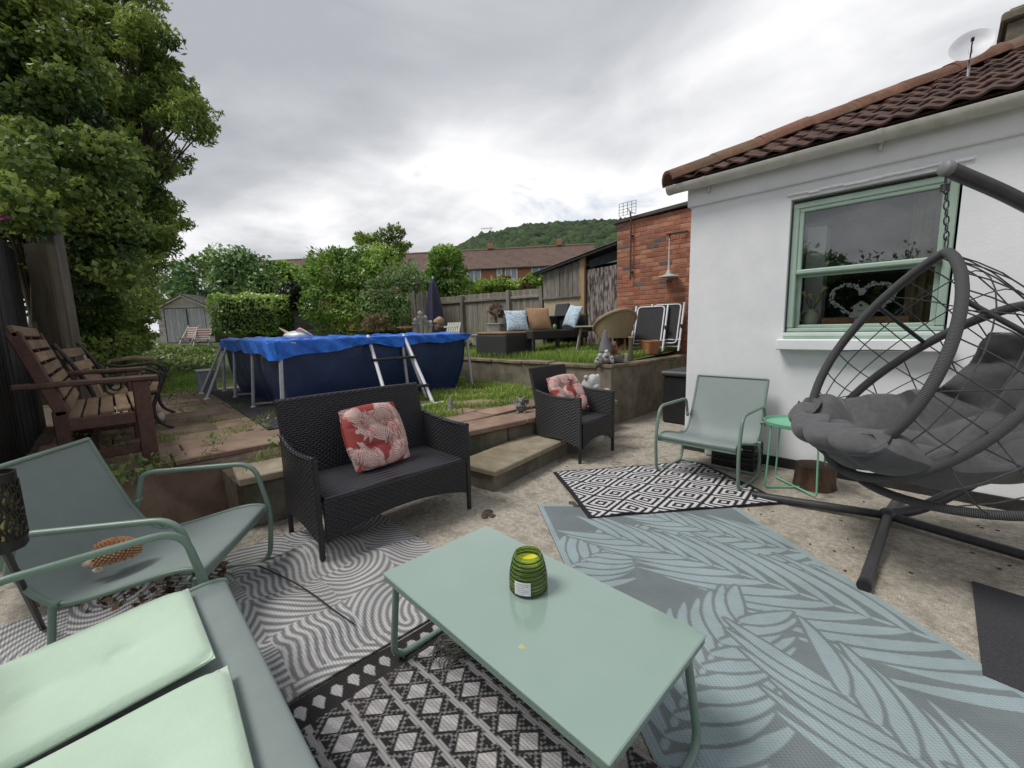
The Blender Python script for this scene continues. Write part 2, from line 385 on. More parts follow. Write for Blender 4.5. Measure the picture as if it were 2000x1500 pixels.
# ================================================================ SETTING
ZT, ZU = .35, .77                     # heights of the paved terrace and the upper lawn
concrete = pm('worn_concrete', (.235, .205, .16), (.46, .415, .34), 34., .9, .7, 160., c3=(.21, .18, .14), contrast=(.3, .7), dist=.006, detail=9)
_t = concrete.node_tree; _b = _t.nodes['Principled BSDF']; _src = _b.inputs['Base Color'].links[0].from_socket      # gritty aggregate and hairline cracks
_tc = nd(_t, 'ShaderNodeTexCoord'); _n = nd(_t, 'ShaderNodeTexNoise', inp={'Scale': 170., 'Detail': 3, 'Roughness': .8}); _t.links.new(_tc.outputs['Object'], _n.inputs['Vector'])
_m = nd(_t, 'ShaderNodeMapRange', inp={1: .35, 2: .65, 3: .55, 4: 1.45}); _t.links.new(_n.outputs[0], _m.inputs[0])
_v = nd(_t, 'ShaderNodeTexVoronoi', feature='DISTANCE_TO_EDGE', inp={'Scale': .55}); _w = nd(_t, 'ShaderNodeTexNoise', inp={'Scale': 3., 'Detail': 6}); _wa = nd(_t, 'ShaderNodeVectorMath', operation='ADD'); _t.links.new(_tc.outputs['Object'], _wa.inputs[0]); _t.links.new(_w.outputs['Color'], _wa.inputs[1]); _t.links.new(_tc.outputs['Object'], _w.inputs['Vector']); _t.links.new(_wa.outputs[0], _v.inputs['Vector'])
_c = nd(_t, 'ShaderNodeMapRange', inp={1: .0, 2: .006, 3: .45, 4: 1.}); _t.links.new(_v.outputs['Distance'], _c.inputs[0])
_hs = nd(_t, 'ShaderNodeHueSaturation', inp={'Saturation': .92}); _t.links.new(_src, _hs.inputs['Color']); _t.links.new(_mth(_t, 'MULTIPLY', _m.outputs[0], _c.outputs[0]), _hs.inputs['Value']); _t.links.new(_hs.outputs[0], _b.inputs['Base Color'])
earth = pm('earth', (.045, .032, .022), (.11, .08, .05), 9., .95, .8, 60.)
grassg = pm('lawn_soil', (.03, .055, .012), (.085, .11, .03), 5., .95, .6, 70., c3=(.10, .085, .04))
render_w = pm('white_render', (.70, .71, .735), (.79, .795, .815), 2.2, .8, .32, 55., c3=(.64, .65, .675), dist=.005, detail=9)
def flat(name, poly, z, mat, n=1):
    me = MB().add([(x, y, z) for x, y in poly], [tuple(range(len(poly)))]).mesh(name, mat)
    return link(name, me, kind='structure')
flat('ground', [(-900, -900), (900, -900), (900, 900), (-900, 900)], -.35, grassg)
flat('patio', [(-1.9, -9), (9, -9), (9, 4.), (-1.9, 4.)], 0, concrete)
# terrace: earth body with paving slabs laid in rows
TE = [(-1.84, -4.9), (-1.80, -3.56), (-1.33, -3.55), (-1.15, -.98), (-1.12, .36), (-7.0, .36), (-7.0, -4.9)]
terr = MB().prism(TE, -.05, 2, ZT-.035+.05).build('terrace', earth, kind='structure')
slabm = pm('sandstone_paving', (.175, .115, .072), (.285, .215, .14), 5., .9, .4, 60., c3=(.12, .095, .055), rand=.25, dist=.01)
slabm2 = pm('reddish_paving', (.20, .128, .095), (.28, .195, .145), 5., .9, .4, 60., c3=(.17, .13, .08), rand=.2, dist=.01)
rs = random.Random(3)
y_w = lambda y: -1.23+.09*(y+2.3)     # front line of the terrace slabs
slab_meshes = {}
def slab(x0, x1, y0, y1):
    w, d = round(x1-x0, 2), round(y1-y0, 2); k = (w, d, rs.randint(0, 1))
    if k not in slab_meshes:
        mb = MB().box((0, 0, 0), (w, d, .045), .008)
        mb.v = [(x+rs.uniform(-.006, .006), y+rs.uniform(-.006, .006), z) for x, y, z in mb.v]
        slab_meshes[k] = mb.mesh('paving_slab', slabm2 if k[2] else slabm)
    o = link('paving_slab', slab_meshes[k], terr, ((x0+x1)/2, (y0+y1)/2, ZT-.02+rs.uniform(-.006, .006)), (rs.uniform(-.012, .012), rs.uniform(-.012, .012), rs.uniform(-.012, .012)))
x = -1.48; row = 0
while x > -6.7:
    w = rs.choice([.3, .3, .45, .45]); y = -4.55+rs.uniform(0, .3)
    while y < .2:
        d = rs.choice([.45, .6, .6, .75])
        y1 = min(y+d, .34)
        ok = True
        if -6.1 < x-w/2 < -3.4 and -2.5 < (y+y1)/2 < -.2: ok = False    # under the pool
        if y1-y > .15 and (x < -1.85 or y > -3.45) and ok: slab(x-w, x-.014, y, y1-.014)
        y += d
    x -= w; row += 1
# edge coping in front (overhanging the little retaining wall)
cap = pm('coping_stone', (.215, .175, .12), (.33, .285, .205), 6., .85, .35, 70., c3=(.17, .14, .08), rand=.15, dist=.008)
lw = thing('low_terrace_wall', 'low stone and block wall holding the paved terrace behind the wicker loveseat', 'garden wall')
stonem = pm('old_block', (.11, .10, .08), (.21, .185, .14), 6., .9, .6, 50., c3=(.07, .075, .05), rand=.2, dist=.012)
yy = -3.52
while yy < .1:
    d = rs.uniform(.36, .5); xa = y_w(yy+d/2)
    MB().box((0, 0, 0), (.16, d-.012, .30), .012).build('block', stonem, lw, loc=(xa-.06, yy+d/2, .147), rot=(0, 0, -.09)); yy += d
yy = -3.54; k = 0
while yy < .25:
    d = [.62, .5, .55, .72, .6, .68, .5][k % 7]; d = min(d, .30-yy); xa = y_w(yy+d/2)
    MB().box((0, 0, 0), (.34, d-.014, .05), .007).build('coping', cap if k < 2 else slabm2, lw, loc=(xa-.10, yy+d/2, ZT-.018), rot=(0, .0, -.09)); yy += d; k += 1
# slab leaning on the earth bank
MB().box((0, 0, 0), (.05, .64, .36), .008).build('leaning_slab', pm('brown_slab', (.10, .062, .043), (.155, .098, .07), 8., .9, .4, 60., c3=(.19, .14, .10)), loc=(-1.735, -3.82, .185), rot=(-.09, -.22, .03), label='brown stone slab leaning on the earth bank beside the low wall', cat='slab')
# step in front of the terrace
st = thing('garden_step', 'block step with pale sandstone tread between loveseat and wicker armchair', 'step', (-.69, -1.47, 0), R(9))
blk = pm('step_block', (.12, .105, .082), (.20, .175, .135), 7., .9, .5, 60., c3=(.085, .08, .06), rand=.12)
for k, (y0, y1) in enumerate([(-.575, .03), (.035, .575)]):
    MB().box((-.17, (y0+y1)/2, .067), (.36, y1-y0, .134), .006).build('block', blk, st)
    MB().box((-.16, (y0+y1)/2+(-.012 if k == 0 else .012), .158), (.43, y1-y0+.024, .045), .007).build('tread', cap, st)
# upper lawn and its retaining wall
def zu(x, y): return ZU+.03*max(0, y-.37)+.012*math.sin(x*2.1)*math.sin(y*1.7)
upper = MB().sheet(lambda u, v: (-1.2-u*30, .5+v*8, zu(-1.2-u*30, .5+v*8)-.02), 60, 20).build('upper_lawn', grassg, kind='structure')
rw = thing('retaining_wall', 'mossy rendered retaining wall with stone coping below the upper lawn', 'garden wall')
mossy = pm('mossy_render', (.115, .10, .075), (.255, .22, .165), 5.5, .92, .6, 45., c3=(.075, .085, .035), contrast=(.28, .7), dist=.012)
MB().prism([(-1.08, .36), (-1.08, 3.2), (-1.32, 3.2), (-1.32, .62), (-7.4, .62), (-7.4, .36)], -.02, 2, ZU-.03).build('wall', mossy, rw)
copm = pm('edging', (.13, .10, .07), (.24, .19, .13), 8., .9, .5, 60., c3=(.07, .09, .03), rand=.3)
yy = .34
while yy < 3.0:
    d = rs.uniform(.4, .6); MB().box((0, 0, 0), (.20, d-.01, .045), .008).build('coping', copm, rw, loc=(-1.155, yy+d/2, ZU-.033+rs.uniform(-.006, .006)), rot=(rs.uniform(-.02, .02), rs.uniform(-.03, .03), rs.uniform(-.03, .03))); yy += d
xx = -1.28
while xx > -7.2:
    d = rs.uniform(.5, .8); MB().box((0, 0, 0), (d-.01, .19, .045), .008).build('coping', copm, rw, loc=(xx-d/2, .43, ZU-.033+rs.uniform(-.01, .006)), rot=(rs.uniform(-.03, .03), rs.uniform(-.015, .015), rs.uniform(-.03, .03))); xx -= d
# garden lawn behind, rising towards the sheds
def zg(x, y):
    t = min(1, max(0, (-6.6-x)/9.)); t = t*t*(3-2*t); far = min(1, max(0, (-16-x)/20.)); return ZT-.03+.70*t+far*.5+.03*math.sin(x*1.3+y)*math.sin(y*.9)*min(1, t*4)
MB().sheet(lambda u, v: (-6.9-u*75, -45+v*45.33, zg(-6.9-u*75, -45+v*45.33)), 80, 60).build('garden_lawn', grassg, kind='structure')
MB().sheet(lambda u, v: (-30-u*50, .2+v*60, 1.32+.3*u), 20, 20).build('far_ground', grassg, kind='structure')
MB().sheet(lambda u, v: (4-u*10.92, -45+v*40.1, -.02+.36*min(1, max(0, (u*10.92-5.8)/1.2))), 30, 10).build('side_ground', earth, kind='structure')

# ---------------------------------------------------------------- white house
house = thing('white_house', 'white rendered house with sage sash window and hipped red tile roof', 'house')
W0, W1, WZ0, WZ1 = .795, 1.735, 1.15, 2.20
HX, HZ = 6.0, 2.50
wl = MB()
T = .28
for (x0, x1, z0, z1) in [(0, W0, 0, HZ), (W1, HX, 0, HZ), (W0, W1, 0, WZ0), (W0, W1, WZ1, HZ)]:
    wl.box(((x0+x1)/2, T/2, (z0+z1)/2), (x1-x0, T, z1-z0))
wl.box((T/2, 3.2, HZ/2), (T, 5.84, HZ))
wl.build('wall', render_w, house)
# slightly proud band under the eaves
MB().box((HX/2-.012, .10, 2.405), (HX+.03, .26, .19), .006).build('eaves_band', render_w, house)
MB().box((HX/2, -.004, .04), (HX, .02, .09), .004).build('damp_course', pm('bitumen', (.012, .011, .01), (.03, .027, .022), 12., .8, .3), house)
sage = pm('sage_paint', (.30, .405, .335), (.345, .455, .38), 9., .5, .12, 120., c3=(.27, .36, .305))
win = link('window', None, house, label='sage green wooden sash window with dark panes')
fr = MB(); Yf = .055
def frame_rect(mb, x0, x1, z0, z1, w, y, d, b=.006, wb=None):
    wb = wb or w
    mb.box(((x0+x1)/2, y, z1-w/2), (x1-x0, d, w), b); mb.box(((x0+x1)/2, y, z0+wb/2), (x1-x0, d, wb), b)
    mb.box((x0+w/2, y+.0015, (z0+z1)/2), (w, d-.003, z1-z0-w-wb+.01), b); mb.box((x1-w/2, y+.0015, (z0+z1)/2), (w, d-.003, z1-z0-w-wb+.01), b)
frame_rect(fr, W0+.012, W1-.012, WZ0+.005, WZ1-.03, .045, Yf+.03, .11, wb=.028)
fr.build('frame', sage, win)
MZ = 1.665
up_s = MB(); frame_rect(up_s, W0+.055, W1-.055, MZ-.045, WZ1-.072, .032, Yf+.005, .045); up_s.build('upper_sash', sage, win)
lo_s = MB(); frame_rect(lo_s, W0+.055, W1-.055, WZ0+.03, MZ-.04, .032, Yf+.05, .045, wb=.03); lo_s.build('lower_sash', sage, win)
MB().box(((W0+W1)/2, Yf-.03, MZ-.035), (W1-W0-.12, .04, .035), .008).build('drip_rail', sage, win)
gl = bpy.data.materials.new('window_glass'); gl.use_nodes = True; t = gl.node_tree; t.nodes.clear()
o_ = nd(t, 'ShaderNodeOutputMaterial'); g1 = nd(t, 'ShaderNodeBsdfGlossy', inp={'Roughness': .015}); g1.inputs[0].default_value = (.9, .92, .93, 1)
g2 = nd(t, 'ShaderNodeBsdfTransparent'); g2.inputs[0].default_value = (.95, .97, .96, 1); fz = nd(t, 'ShaderNodeFresnel', inp={'IOR': 1.45}); ms = nd(t, 'ShaderNodeMixShader')
fm = nd(t, 'ShaderNodeMapRange', inp={1: 0, 2: 1, 3: .05, 4: 1.0}); t.links.new(fz.outputs[0], fm.inputs[0])
t.links.new(fm.outputs[0], ms.inputs[0]); t.links.new(g2.outputs[0], ms.inputs[1]); t.links.new(g1.outputs[0], ms.inputs[2]); t.links.new(ms.outputs[0], o_.inputs[0])
MB().box(((W0+W1)/2, Yf+.006, (MZ+WZ1)/2-.058), (W1-W0-.172, .006, WZ1-MZ-.09)).build('pane', gl, win)
MB().box(((W0+W1)/2, Yf+.052, (MZ-.07+WZ0+.06)/2), (W1-W0-.172, .006, MZ-WZ0-.128)).build('pane', gl, win)
MB().box(((W0+W1)/2-.0, -.025, 1.055), (W1-W0+.05, .16, .085), .008).build('sill', render_w, house)
MB().box(((W0+W1)/2, .03, 1.118), (W1-W0-.01, .14, .05), .01, RX(.12)).build('sill_slope', sage, win)
lint = MB()
for k in range(14):                   # cracked render bead above the window
    x0 = W0-.03+k*.072; lint.box((x0+.036, -.008, 2.232+rs.uniform(-.006, .006)), (.074, .02, .014+rs.uniform(0, .008)), .004)
lint.build('render_lip', render_w, house)
# dim room behind the window
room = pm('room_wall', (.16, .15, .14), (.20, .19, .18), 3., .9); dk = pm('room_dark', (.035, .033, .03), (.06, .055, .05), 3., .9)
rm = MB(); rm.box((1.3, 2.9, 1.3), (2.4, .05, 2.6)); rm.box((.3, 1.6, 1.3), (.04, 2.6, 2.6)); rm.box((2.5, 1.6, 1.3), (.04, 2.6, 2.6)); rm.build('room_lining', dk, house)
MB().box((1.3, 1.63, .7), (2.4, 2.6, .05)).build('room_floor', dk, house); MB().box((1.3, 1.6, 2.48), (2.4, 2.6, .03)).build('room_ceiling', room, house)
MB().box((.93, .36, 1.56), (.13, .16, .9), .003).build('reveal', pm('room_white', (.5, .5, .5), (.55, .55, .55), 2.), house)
cu = MB(); cu.sheet(lambda u, v: (1.50+.19*u, .33+.02*math.sin(u*22), 2.2-1.05*v), 40, 4, .006); cu.build('curtain', pm('curtain_cloth', (.22, .17, .09), (.30, .24, .14), 5., .9), house, 60)
MB().box((1.26, .26, 1.178), (1.0, .26, .03), .003).build('window_board', pm('board_white', (.6, .6, .58), (.66, .66, .64), 3.), house)
# fascia, gutter
MB().box((HX/2-.06, -.055, 2.515), (HX+.2, .05, .03), .004).build('soffit', render_w, house)
gm = pm('gutter_plastic', (.46, .45, .40), (.56, .55, .50), 7., .5, .15, 60., c3=(.24, .25, .17), contrast=(.3, .6))
gut = MB()
prof = [(-.062*math.cos(a), -.062*math.sin(a)) for a in [math.pi*k/8 for k in range(9)]]
GZ = 2.50
poly = [(-.115+u, GZ+w) for u, w in prof] + [(-.115+u*.9, GZ+w*.9+.003) for u, w in prof[::-1]]
gut.prism(poly, -.16, 0, HX+.3); gutter = gut.build('gutter', gm, house, 50)
MB().prism([(-.115+u*1.06, GZ+.001+w*1.06) for u, w in prof], -.172, 0, .03).build('gutter_cap', gm, gutter, 50)
for gx in (.17, 1.32, 2.4):
    b_ = MB(); pts = [(-.115-.070*math.cos(a), GZ+.002-.070*math.sin(a)) for a in [math.pi*k/8 for k in range(9)]]; pi_ = [(-.115-.063*math.cos(a), GZ+.002-.063*math.sin(a)) for a in [math.pi*k/8 for k in range(9)]]
    b_.prism(pts+pi_[::-1], gx-.016, 0, .032); b_.box((gx, -.052, 2.445), (.02, .035, .10), .003); b_.build('gutter_bracket', gm, gutter, 50)
# roof: hipped at 25 degrees
roofz = lambda y: 2.53+.47*(y+.12)
under = MB()
B0, B1, RY_ = -.14, HX, 3.0
zr = roofz(RY_)
under.add([(B0, -.12, 2.545), (B1+.4, -.12, 2.545), (B1+.4, RY_, zr+.015), (RY_+.0, RY_, zr+.015), (B0, 6.1, 2.545), (B1+.4, 6.1, 2.545)], [(0, 1, 2, 3), (0, 3, 4), (4, 3, 2, 5), (0, 4, 5, 1), (1, 5, 2)])
roof = under.build('roof', pm('roof_felt', (.05, .03, .025), (.08, .05, .04), 6., .9), house)
tilem = pm('roof_tile', (.060, .031, .024), (.115, .058, .043), 9., .9, .5, 70., c3=(.05, .032, .026), rand=.3)
hipm = pm('hip_tile', (.12, .056, .037), (.20, .10, .064), 8., .9, .6, 60., c3=(.13, .105, .065), rand=.25)
def tile_mesh():
    mb = MB()
    mb.sheet(lambda u, v: (-.074+.148*u, -.01+.25*v, .014+.012*math.sin(u*2*math.pi*1.0+.6)+.010*(1-v)), 8, 2, .013)
    return mb.mesh('roof_tile', tilem, 50)
tm = tile_mesh(); pit = math.atan(.47)
for j in range(13):
    yb = -.15+.175*j
    for i in range(-1, 23):
        x = .03+.141*i+.03*(j % 2)
        if x-.08 < yb+.05: continue
        link('roof_tile', tm, roof, (x, yb, roofz(yb)+.012+rs.uniform(-.004, .004)), (pit, 0, rs.uniform(-.015, .015)))
hm = MB()
pr = [(.135*math.cos(a), .105*math.sin(a)-.015) for a in [math.pi*k/8 for k in range(9)]]; pi_ = [(.115*math.cos(a), .085*math.sin(a)-.022) for a in [math.pi*k/8 for k in range(9)]]
hm.prism(pr+pi_[::-1], 0, 0, .45); hme = hm.mesh('hip_tile', hipm, 50)
hd = Vector((1, 1, .47)).normalized(); xa = hd; ya = Vector((0, 0, 1)).cross(xa).normalized(); za_ = xa.cross(ya)
for k in range(9):
    p = Vector((-.17, -.15, 2.552)) + hd*(.43*k); M4 = Matrix.Identity(4)
    for r_ in range(3): M4[r_][0], M4[r_][1], M4[r_][2], M4[r_][3] = xa[r_], ya[r_], za_[r_]+0, p[r_]
    o = link('hip_tile', hme, roof); o.matrix_local = M4 @ Matrix.Rotation(rs.uniform(-.03, .03), 4, 'Y'); 
ch = MB(); ch.box((2.25, 3.1, 3.75), (.62, .5, 1.1), .01); ch.box((2.25, 3.1, 4.22), (.72, .6, .10), .02); ch.build('chimney', pm('chimney_render', (.10, .085, .065), (.17, .145, .11), 6., .9, .6), roof)
# brown pipe and lead at roof right edge
MB().box((2.02, -.16, 2.565), (.13, .1, .05), .008, RY(.15)).build('gutter_joint', pm('lead', (.02, .022, .026), (.04, .042, .05), 9., .6), gutter)
# satellite dish
dsh = thing('satellite_dish', 'white satellite dish on a thin pole above the tiled roof', 'satellite dish', (1.70, .98, 3.01)); dsh.scale = (.72, .72, .72)
dm = pm('dish_white', (.55, .56, .60), (.62, .63, .66), 4., .45, c3=(.45, .46, .5))
_v = (Vector(CAM)-Vector((1.70, .98, 3.32))).normalized(); _rr = Vector(HR); _uu = _rr.cross(_v).normalized()*-1; _uu = _uu if _uu.z > 0 else -_uu; _n = (_v*.66+(_uu*.92-_rr*.38).normalized()*.75).normalized(); Md = _n.to_track_quat('Z', 'Y').to_matrix()
dp = MB(); dp.lathe([(0.002, -.045), (.06, -.042), (.12, -.026), (.165, -.004), (.172, .004), (.165, .003), (.12, -.018), (.06, -.034), (.002, -.037)], 28, (0, 0, .42), Md); dp.build('dish', dm, dsh, 40)
MB().tube([(0, 0, -.05), (0, 0, .36), tuple(Md @ Vector((0, 0, -.04))+Vector((0, 0, .42)))], .012, 8).build('pole', pm('galv', (.30, .31, .32), (.4, .41, .42), 20., .4, metal=.6), dsh, 40)
MB().tube([tuple(Md @ Vector((0, -.16, .0))+Vector((0, 0, .42))), tuple(Md @ Vector((0, -.05, .12))+Vector((0, 0, .42)))], .006, 6).tube([tuple(Md @ Vector((0, -.055, .11))+Vector((0, 0, .42))), tuple(Md @ Vector((0, -.035, .14))+Vector((0, 0, .42)))], .014, 8).build('receiver_arm', pm('dish_arm', (.03, .03, .035), (.05, .05, .06), 9., .5), dsh, 40)

# ---------------------------------------------------------------- brick building
brick = thing('brick_outbuilding', 'red brick outbuilding with sloping flat roof beside the white house', 'outbuilding')
mort = pm('mortar', (.24, .19, .15), (.33, .27, .22), 14., .95, .6, 80.)
BX0, BX1, BY = -2.40, .6, 2.62
MB().box(((BX0+BX1)/2, BY+1.2, 1.45), (BX1-BX0, 2.4, 3.1)).build('core_wall', mort, brick)
bm_ = [pm('brick_red', (.31, .10, .055), (.42, .155, .085), 10., .85, .5, 70., rand=.22, c3=(.26, .09, .055)), pm('brick_orange', (.38, .15, .08), (.47, .205, .115), 10., .85, .5, 70., rand=.18), pm('brick_dark', (.10, .075, .07), (.20, .12, .09), 10., .8, .5, 70., rand=.2)]
bmesh_ = [MB().box((0, 0, 0), (.215, .03, .062), .004).mesh('brick', q) for q in bm_]; half = [MB().box((0, 0, 0), (.103, .03, .062), .004).mesh('brick', q) for q in bm_]
nb = 0
for c in range(30):
    z = .80+.075*c
    if z > 3.0: break
    x = BX0+(0.054 if c % 2 else .112)
    first = True
    while x < -1.0:
        hf = first and c % 2
        q = rs.choices([0, 1, 2], [.62, .30, .08])[0]
        link('brick', (half if hf else bmesh_)[q], brick, (x, BY+.009+rs.uniform(-.002, .002), z+rs.uniform(-.002, .002)), (0, rs.uniform(-.01, .01), 0))
        x += (.17 if hf else .2255); first = False; nb += 1
MB().prism([(BX0-.06, 3.0), (BX1, 3.10), (BX1, 3.15), (BX0-.06, 3.05)], BY-.06, 1, 2.5).build('roof_edge', pm('felt_edge', (.06, .055, .05), (.10, .09, .08), 8., .9), brick)
iron = pm('dark_iron', (.02, .018, .016), (.05, .04, .035), 20., .6, .2)
# aerial on the brick corner
ae = thing('tv_aerial', 'grid television aerial on a rusty pole at the brick corner', 'aerial', (-2.10, BY-.06, 2.0))
MB().tube([(0, 0, 0), (0, 0, 1.02), (-.02, 0, 1.14)], .014, 8).build('pole', pm('rusty_pole', (.07, .03, .022), (.12, .05, .035), 20., .8), ae, 40)
for zz in (.15, .75): MB().box((0, .03, zz), (.05, .07, .025), .004).build('bracket', iron, ae)
gr = MB()
for k in range(5): gr.tube([(-.16+.08*k-.06, -.02, 1.10), (-.16+.08*k-.06, -.02, 1.30)], .005, 5)
for k in range(5): gr.tube([(-.22, -.02, 1.10+.05*k), (.10, -.02, 1.10+.05*k)], .004, 5)
gr.tube([(-.06, -.02, 1.20), (-.01, -.02, 1.14), (.1, -.03, 1.08)], .007, 6)
gr.build('grid', pm('aerial_metal', (.12, .12, .12), (.2, .2, .2), 20., .5, metal=.5), ae)
# bracket with hanging lamp/line at right of the brick wall
bk = thing('hanging_lamp', 'white enamel lamp hanging from an iron wall bracket on the brick wall', 'lamp', (-1.36, BY-.02, 1.98))
MB().tube([(.22, 0, .68), (-.02, -.12, .66), (-.06, -.14, .66)], .014, 6).tube([(-.02, -.11, .66), (-.02, -.11, .58)], .012, 6).build('bracket', iron, bk)
MB().tube([(-.02, -.12, .60), (-.02, -.12, .12)], .008, 6, radii=[.006, .014]).build('cord', pm('cord_white', (.55, .55, .52), (.6, .6, .58), 9.), bk)
MB().lathe([(.012, .13), (.03, .09), (.045, .05), (.15, .012), (.16, 0), (.15, -.004), (.10, -.002), (.002, 0)], 20, (-.02, -.12, 0)).build('shade', pm('enamel', (.35, .37, .33), (.45, .47, .42), 9., .4), bk, 40)

# ---------------------------------------------------------------- timber lean-to beside the bricks
lean = thing('lean_to_shed', 'tumbledown timber lean-to with peeling plank door and tin roof', 'shed')
grey = pm('weathered_plank', (.16, .14, .12), (.28, .255, .225), 3., .92, .5, 40., stretch=(9, 9, 1.2), rand=.22, c3=(.12, .105, .09))
peel = pm('peeling_door', (.065, .045, .038), (.36, .32, .30), 7., .9, .6, 40., stretch=(4, 4, .8), contrast=(.42, .58), rand=.15)
pine = pm('raw_timber', (.34, .22, .11), (.42, .29, .16), 4., .85, .2, stretch=(8, 8, 1), rand=.1)
cream = pm('cream_panel', (.38, .31, .20), (.50, .43, .30), 4., .9, .3, c3=(.26, .20, .13))
x = -4.40
k = 0
while x < -3.46:
    w = .115; zt = 2.40+(x+4.40)*.155; MB().box((0, 0, 0), (w-.006, .022, zt-1.86), .003).build('plank', grey, lean, loc=(x+w/2, 2.9+rs.uniform(-.004, .004), (zt+1.86)/2)); x += w; k += 1
MB().box((-3.90, 2.93, 1.45), (.98, .04, .78), .004).build('cream_panel', cream, lean)
MB().box((-3.36, 2.92, 1.72), (.11, .07, 1.75), .006).build('post', pine, lean)
MB().box((-3.90, 2.88, 1.845), (1.0, .03, .035), .004).build('rail', grey, lean)
x = -3.27
while x < -2.46:
    w = .098; MB().box((0, 0, 0), (w-.007, .025, 1.50), .003).build('door_plank', peel, lean, loc=(x+w/2, 2.93+rs.uniform(-.005, .005), 1.60+rs.uniform(-.02, .02))); x += w
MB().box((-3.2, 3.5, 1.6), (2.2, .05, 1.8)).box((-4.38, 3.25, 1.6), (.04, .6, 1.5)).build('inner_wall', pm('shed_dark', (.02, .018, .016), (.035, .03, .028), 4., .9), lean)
tin = pm('tin_sheet', (.14, .15, .17), (.24, .25, .27), 5., .5, .3, c3=(.12, .07, .05), metal=.3)
MB().sheet(lambda u, v: (-4.62+2.3*u, 2.76+.95*v, 2.40+u*2.3*.165+.012*math.sin(v*44)), 3, 60, .008).build('tin_roof', tin, lean, 60)
MB().bar((-4.60, 2.80, 2.37), (-2.36, 2.80, 2.74), .04, .035, .004).build('fascia', pm('dark_board', (.05, .045, .04), (.09, .08, .07), 8., .9), lean)
MB().box((-2.85, 2.95, 2.50), (.75, .03, .16), .004, RY(-.15)).build('ragged_felt', pm('ragged', (.02, .02, .022), (.05, .055, .065), 7., .8, .6), lean)

# ---------------------------------------------------------------- board fence
fence = thing('board_fence', 'weathered grey feather-edge board fence behind the upper lawn', 'fence')
fm_ = pm('fence_board', (.185, .165, .135), (.30, .275, .235), 3., .93, .4, 40., stretch=(8, 8, .9), rand=.2, c3=(.14, .13, .10))
bms = [MB().box((0, 0, 0), (.098, .018, h), .003).mesh('board', fm_) for h in (1.36, 1.385, 1.345)]
x = -4.47; k = 0
while x > -9.4:
    zt = 2.095+(-4.47-x)*.016; h = (1.36, 1.385, 1.345)[k % 3]
    link('board', bms[k % 3], fence, (x, 3.0+.006*(k % 2), zt-h/2+rs.uniform(-.008, .008)), (0, rs.uniform(-.008, .008), rs.uniform(-.04, .04))); x -= .098; k += 1
for px_ in (-4.50, -5.55, -7.35, -9.3): MB().box((px_, 2.955, 1.40), (.10, .085, 1.46), .006).build('post', fm_, fence)
for (xa, xb) in ((-4.55, -5.5), (-5.60, -7.30), (-7.40, -9.25)): MB().bar((xa, 2.975, 1.93+(-4.47-xa)*.016), (xb, 2.975, 1.93+(-4.47-xb)*.016), .05, .06, .006).build('rail', fm_, fence)
# narrow run of upright palings beside the parasol
pf = thing('paling_screen', 'short screen of grey upright palings behind the closed parasol', 'screen')
k = 0
for px_ in range(808, 842, 5):
    a = D(px_, 650, 10.6); MB().box((0, 0, 0), (.055, .02, 1.25+.1*math.sin(k*2.1)), .003).build('paling', fm_, pf, loc=(a[0], a[1], 1.55), rot=(0, rs.uniform(-.03, .03), R(45))); k += 1
# pale block wall far back, between clipped hedge and laurel
bw = thing('block_wall', 'pale grey block wall showing between the clipped hedge and the laurel', 'wall', tuple(D(600, 640, 12.6)*[1, 1, 0])+(), R(45))
bwm = pm('block_grey', (.30, .30, .295), (.38, .38, .375), 5., .9, .3, rand=.1, c3=(.22, .22, .20))
for r_ in range(5):
    for c in range(4): MB().box((-.85+.45*c+(.22 if r_ % 2 else 0), 0, 1.0+.215*r_), (.44, .1, .205), .006).build('block', bwm, bw)

# ---------------------------------------------------------------- left boundary: black fence, posts
lf = thing('black_fence', 'near-black vertical board fence under the overhanging tree', 'fence')
blackw = pm('black_boards', (.012, .011, .011), (.028, .026, .026), 3., .8, .3, stretch=(6, 6, 1), rand=.3)
x = -1.2
while x > -5.0:
    MB().box((0, 0, 0), (.11, .025, 1.85), .004).build('board', blackw, lf, loc=(x, -4.62+rs.uniform(-.006, .006), 1.24), rot=(0, 0, rs.uniform(-.06, .06))); x -= .125
MB().bar((-1.1, -4.66, 1.9), (-5.0, -4.66, 1.9), .04, .08).build('rail', blackw, lf)
sleeper = pm('old_timber', (.075, .062, .04), (.15, .125, .085), 3., .92, .5, 40., stretch=(6, 6, .8), c3=(.06, .065, .03), contrast=(.3, .7))
q = D(114, 700, 4.25)
MB().box((0, 0, 0), (.09, .21, 1.95), .015).build('gate_post', sleeper, loc=(q[0], q[1], ZT+.86), rot=(.0, 0, R(-35)), label='broad weathered sleeper post at the end of the black fence', cat='post')
q = D(150, 700, 4.5)
MB().box((0, 0, 0), (.12, .13, 2.3), .01).build('gate_post', pm('post_timber', (.10, .085, .062), (.17, .15, .115), 3., .92, .4, stretch=(6, 6, .8)), loc=(q[0]-.03, q[1]-.03, ZT+1.1), rot=(0, .0, R(-40)), label='tall thin timber post rising into the ivy behind the sleeper post', cat='post')
q = D(158, 700, 4.75)
MB().prism([(-.02, 0), (.24, 0), (.03, .95), (-.05, .95)], -.015, 1, .03).build('broken_board', pm('pale_board', (.36, .27, .19), (.45, .36, .26), 4., .9, .2, stretch=(6, 6, 1)), loc=(q[0], q[1], ZT), rot=(.06, 0, R(50)), label='pale triangular offcut board leaning by the tall post', cat='board')
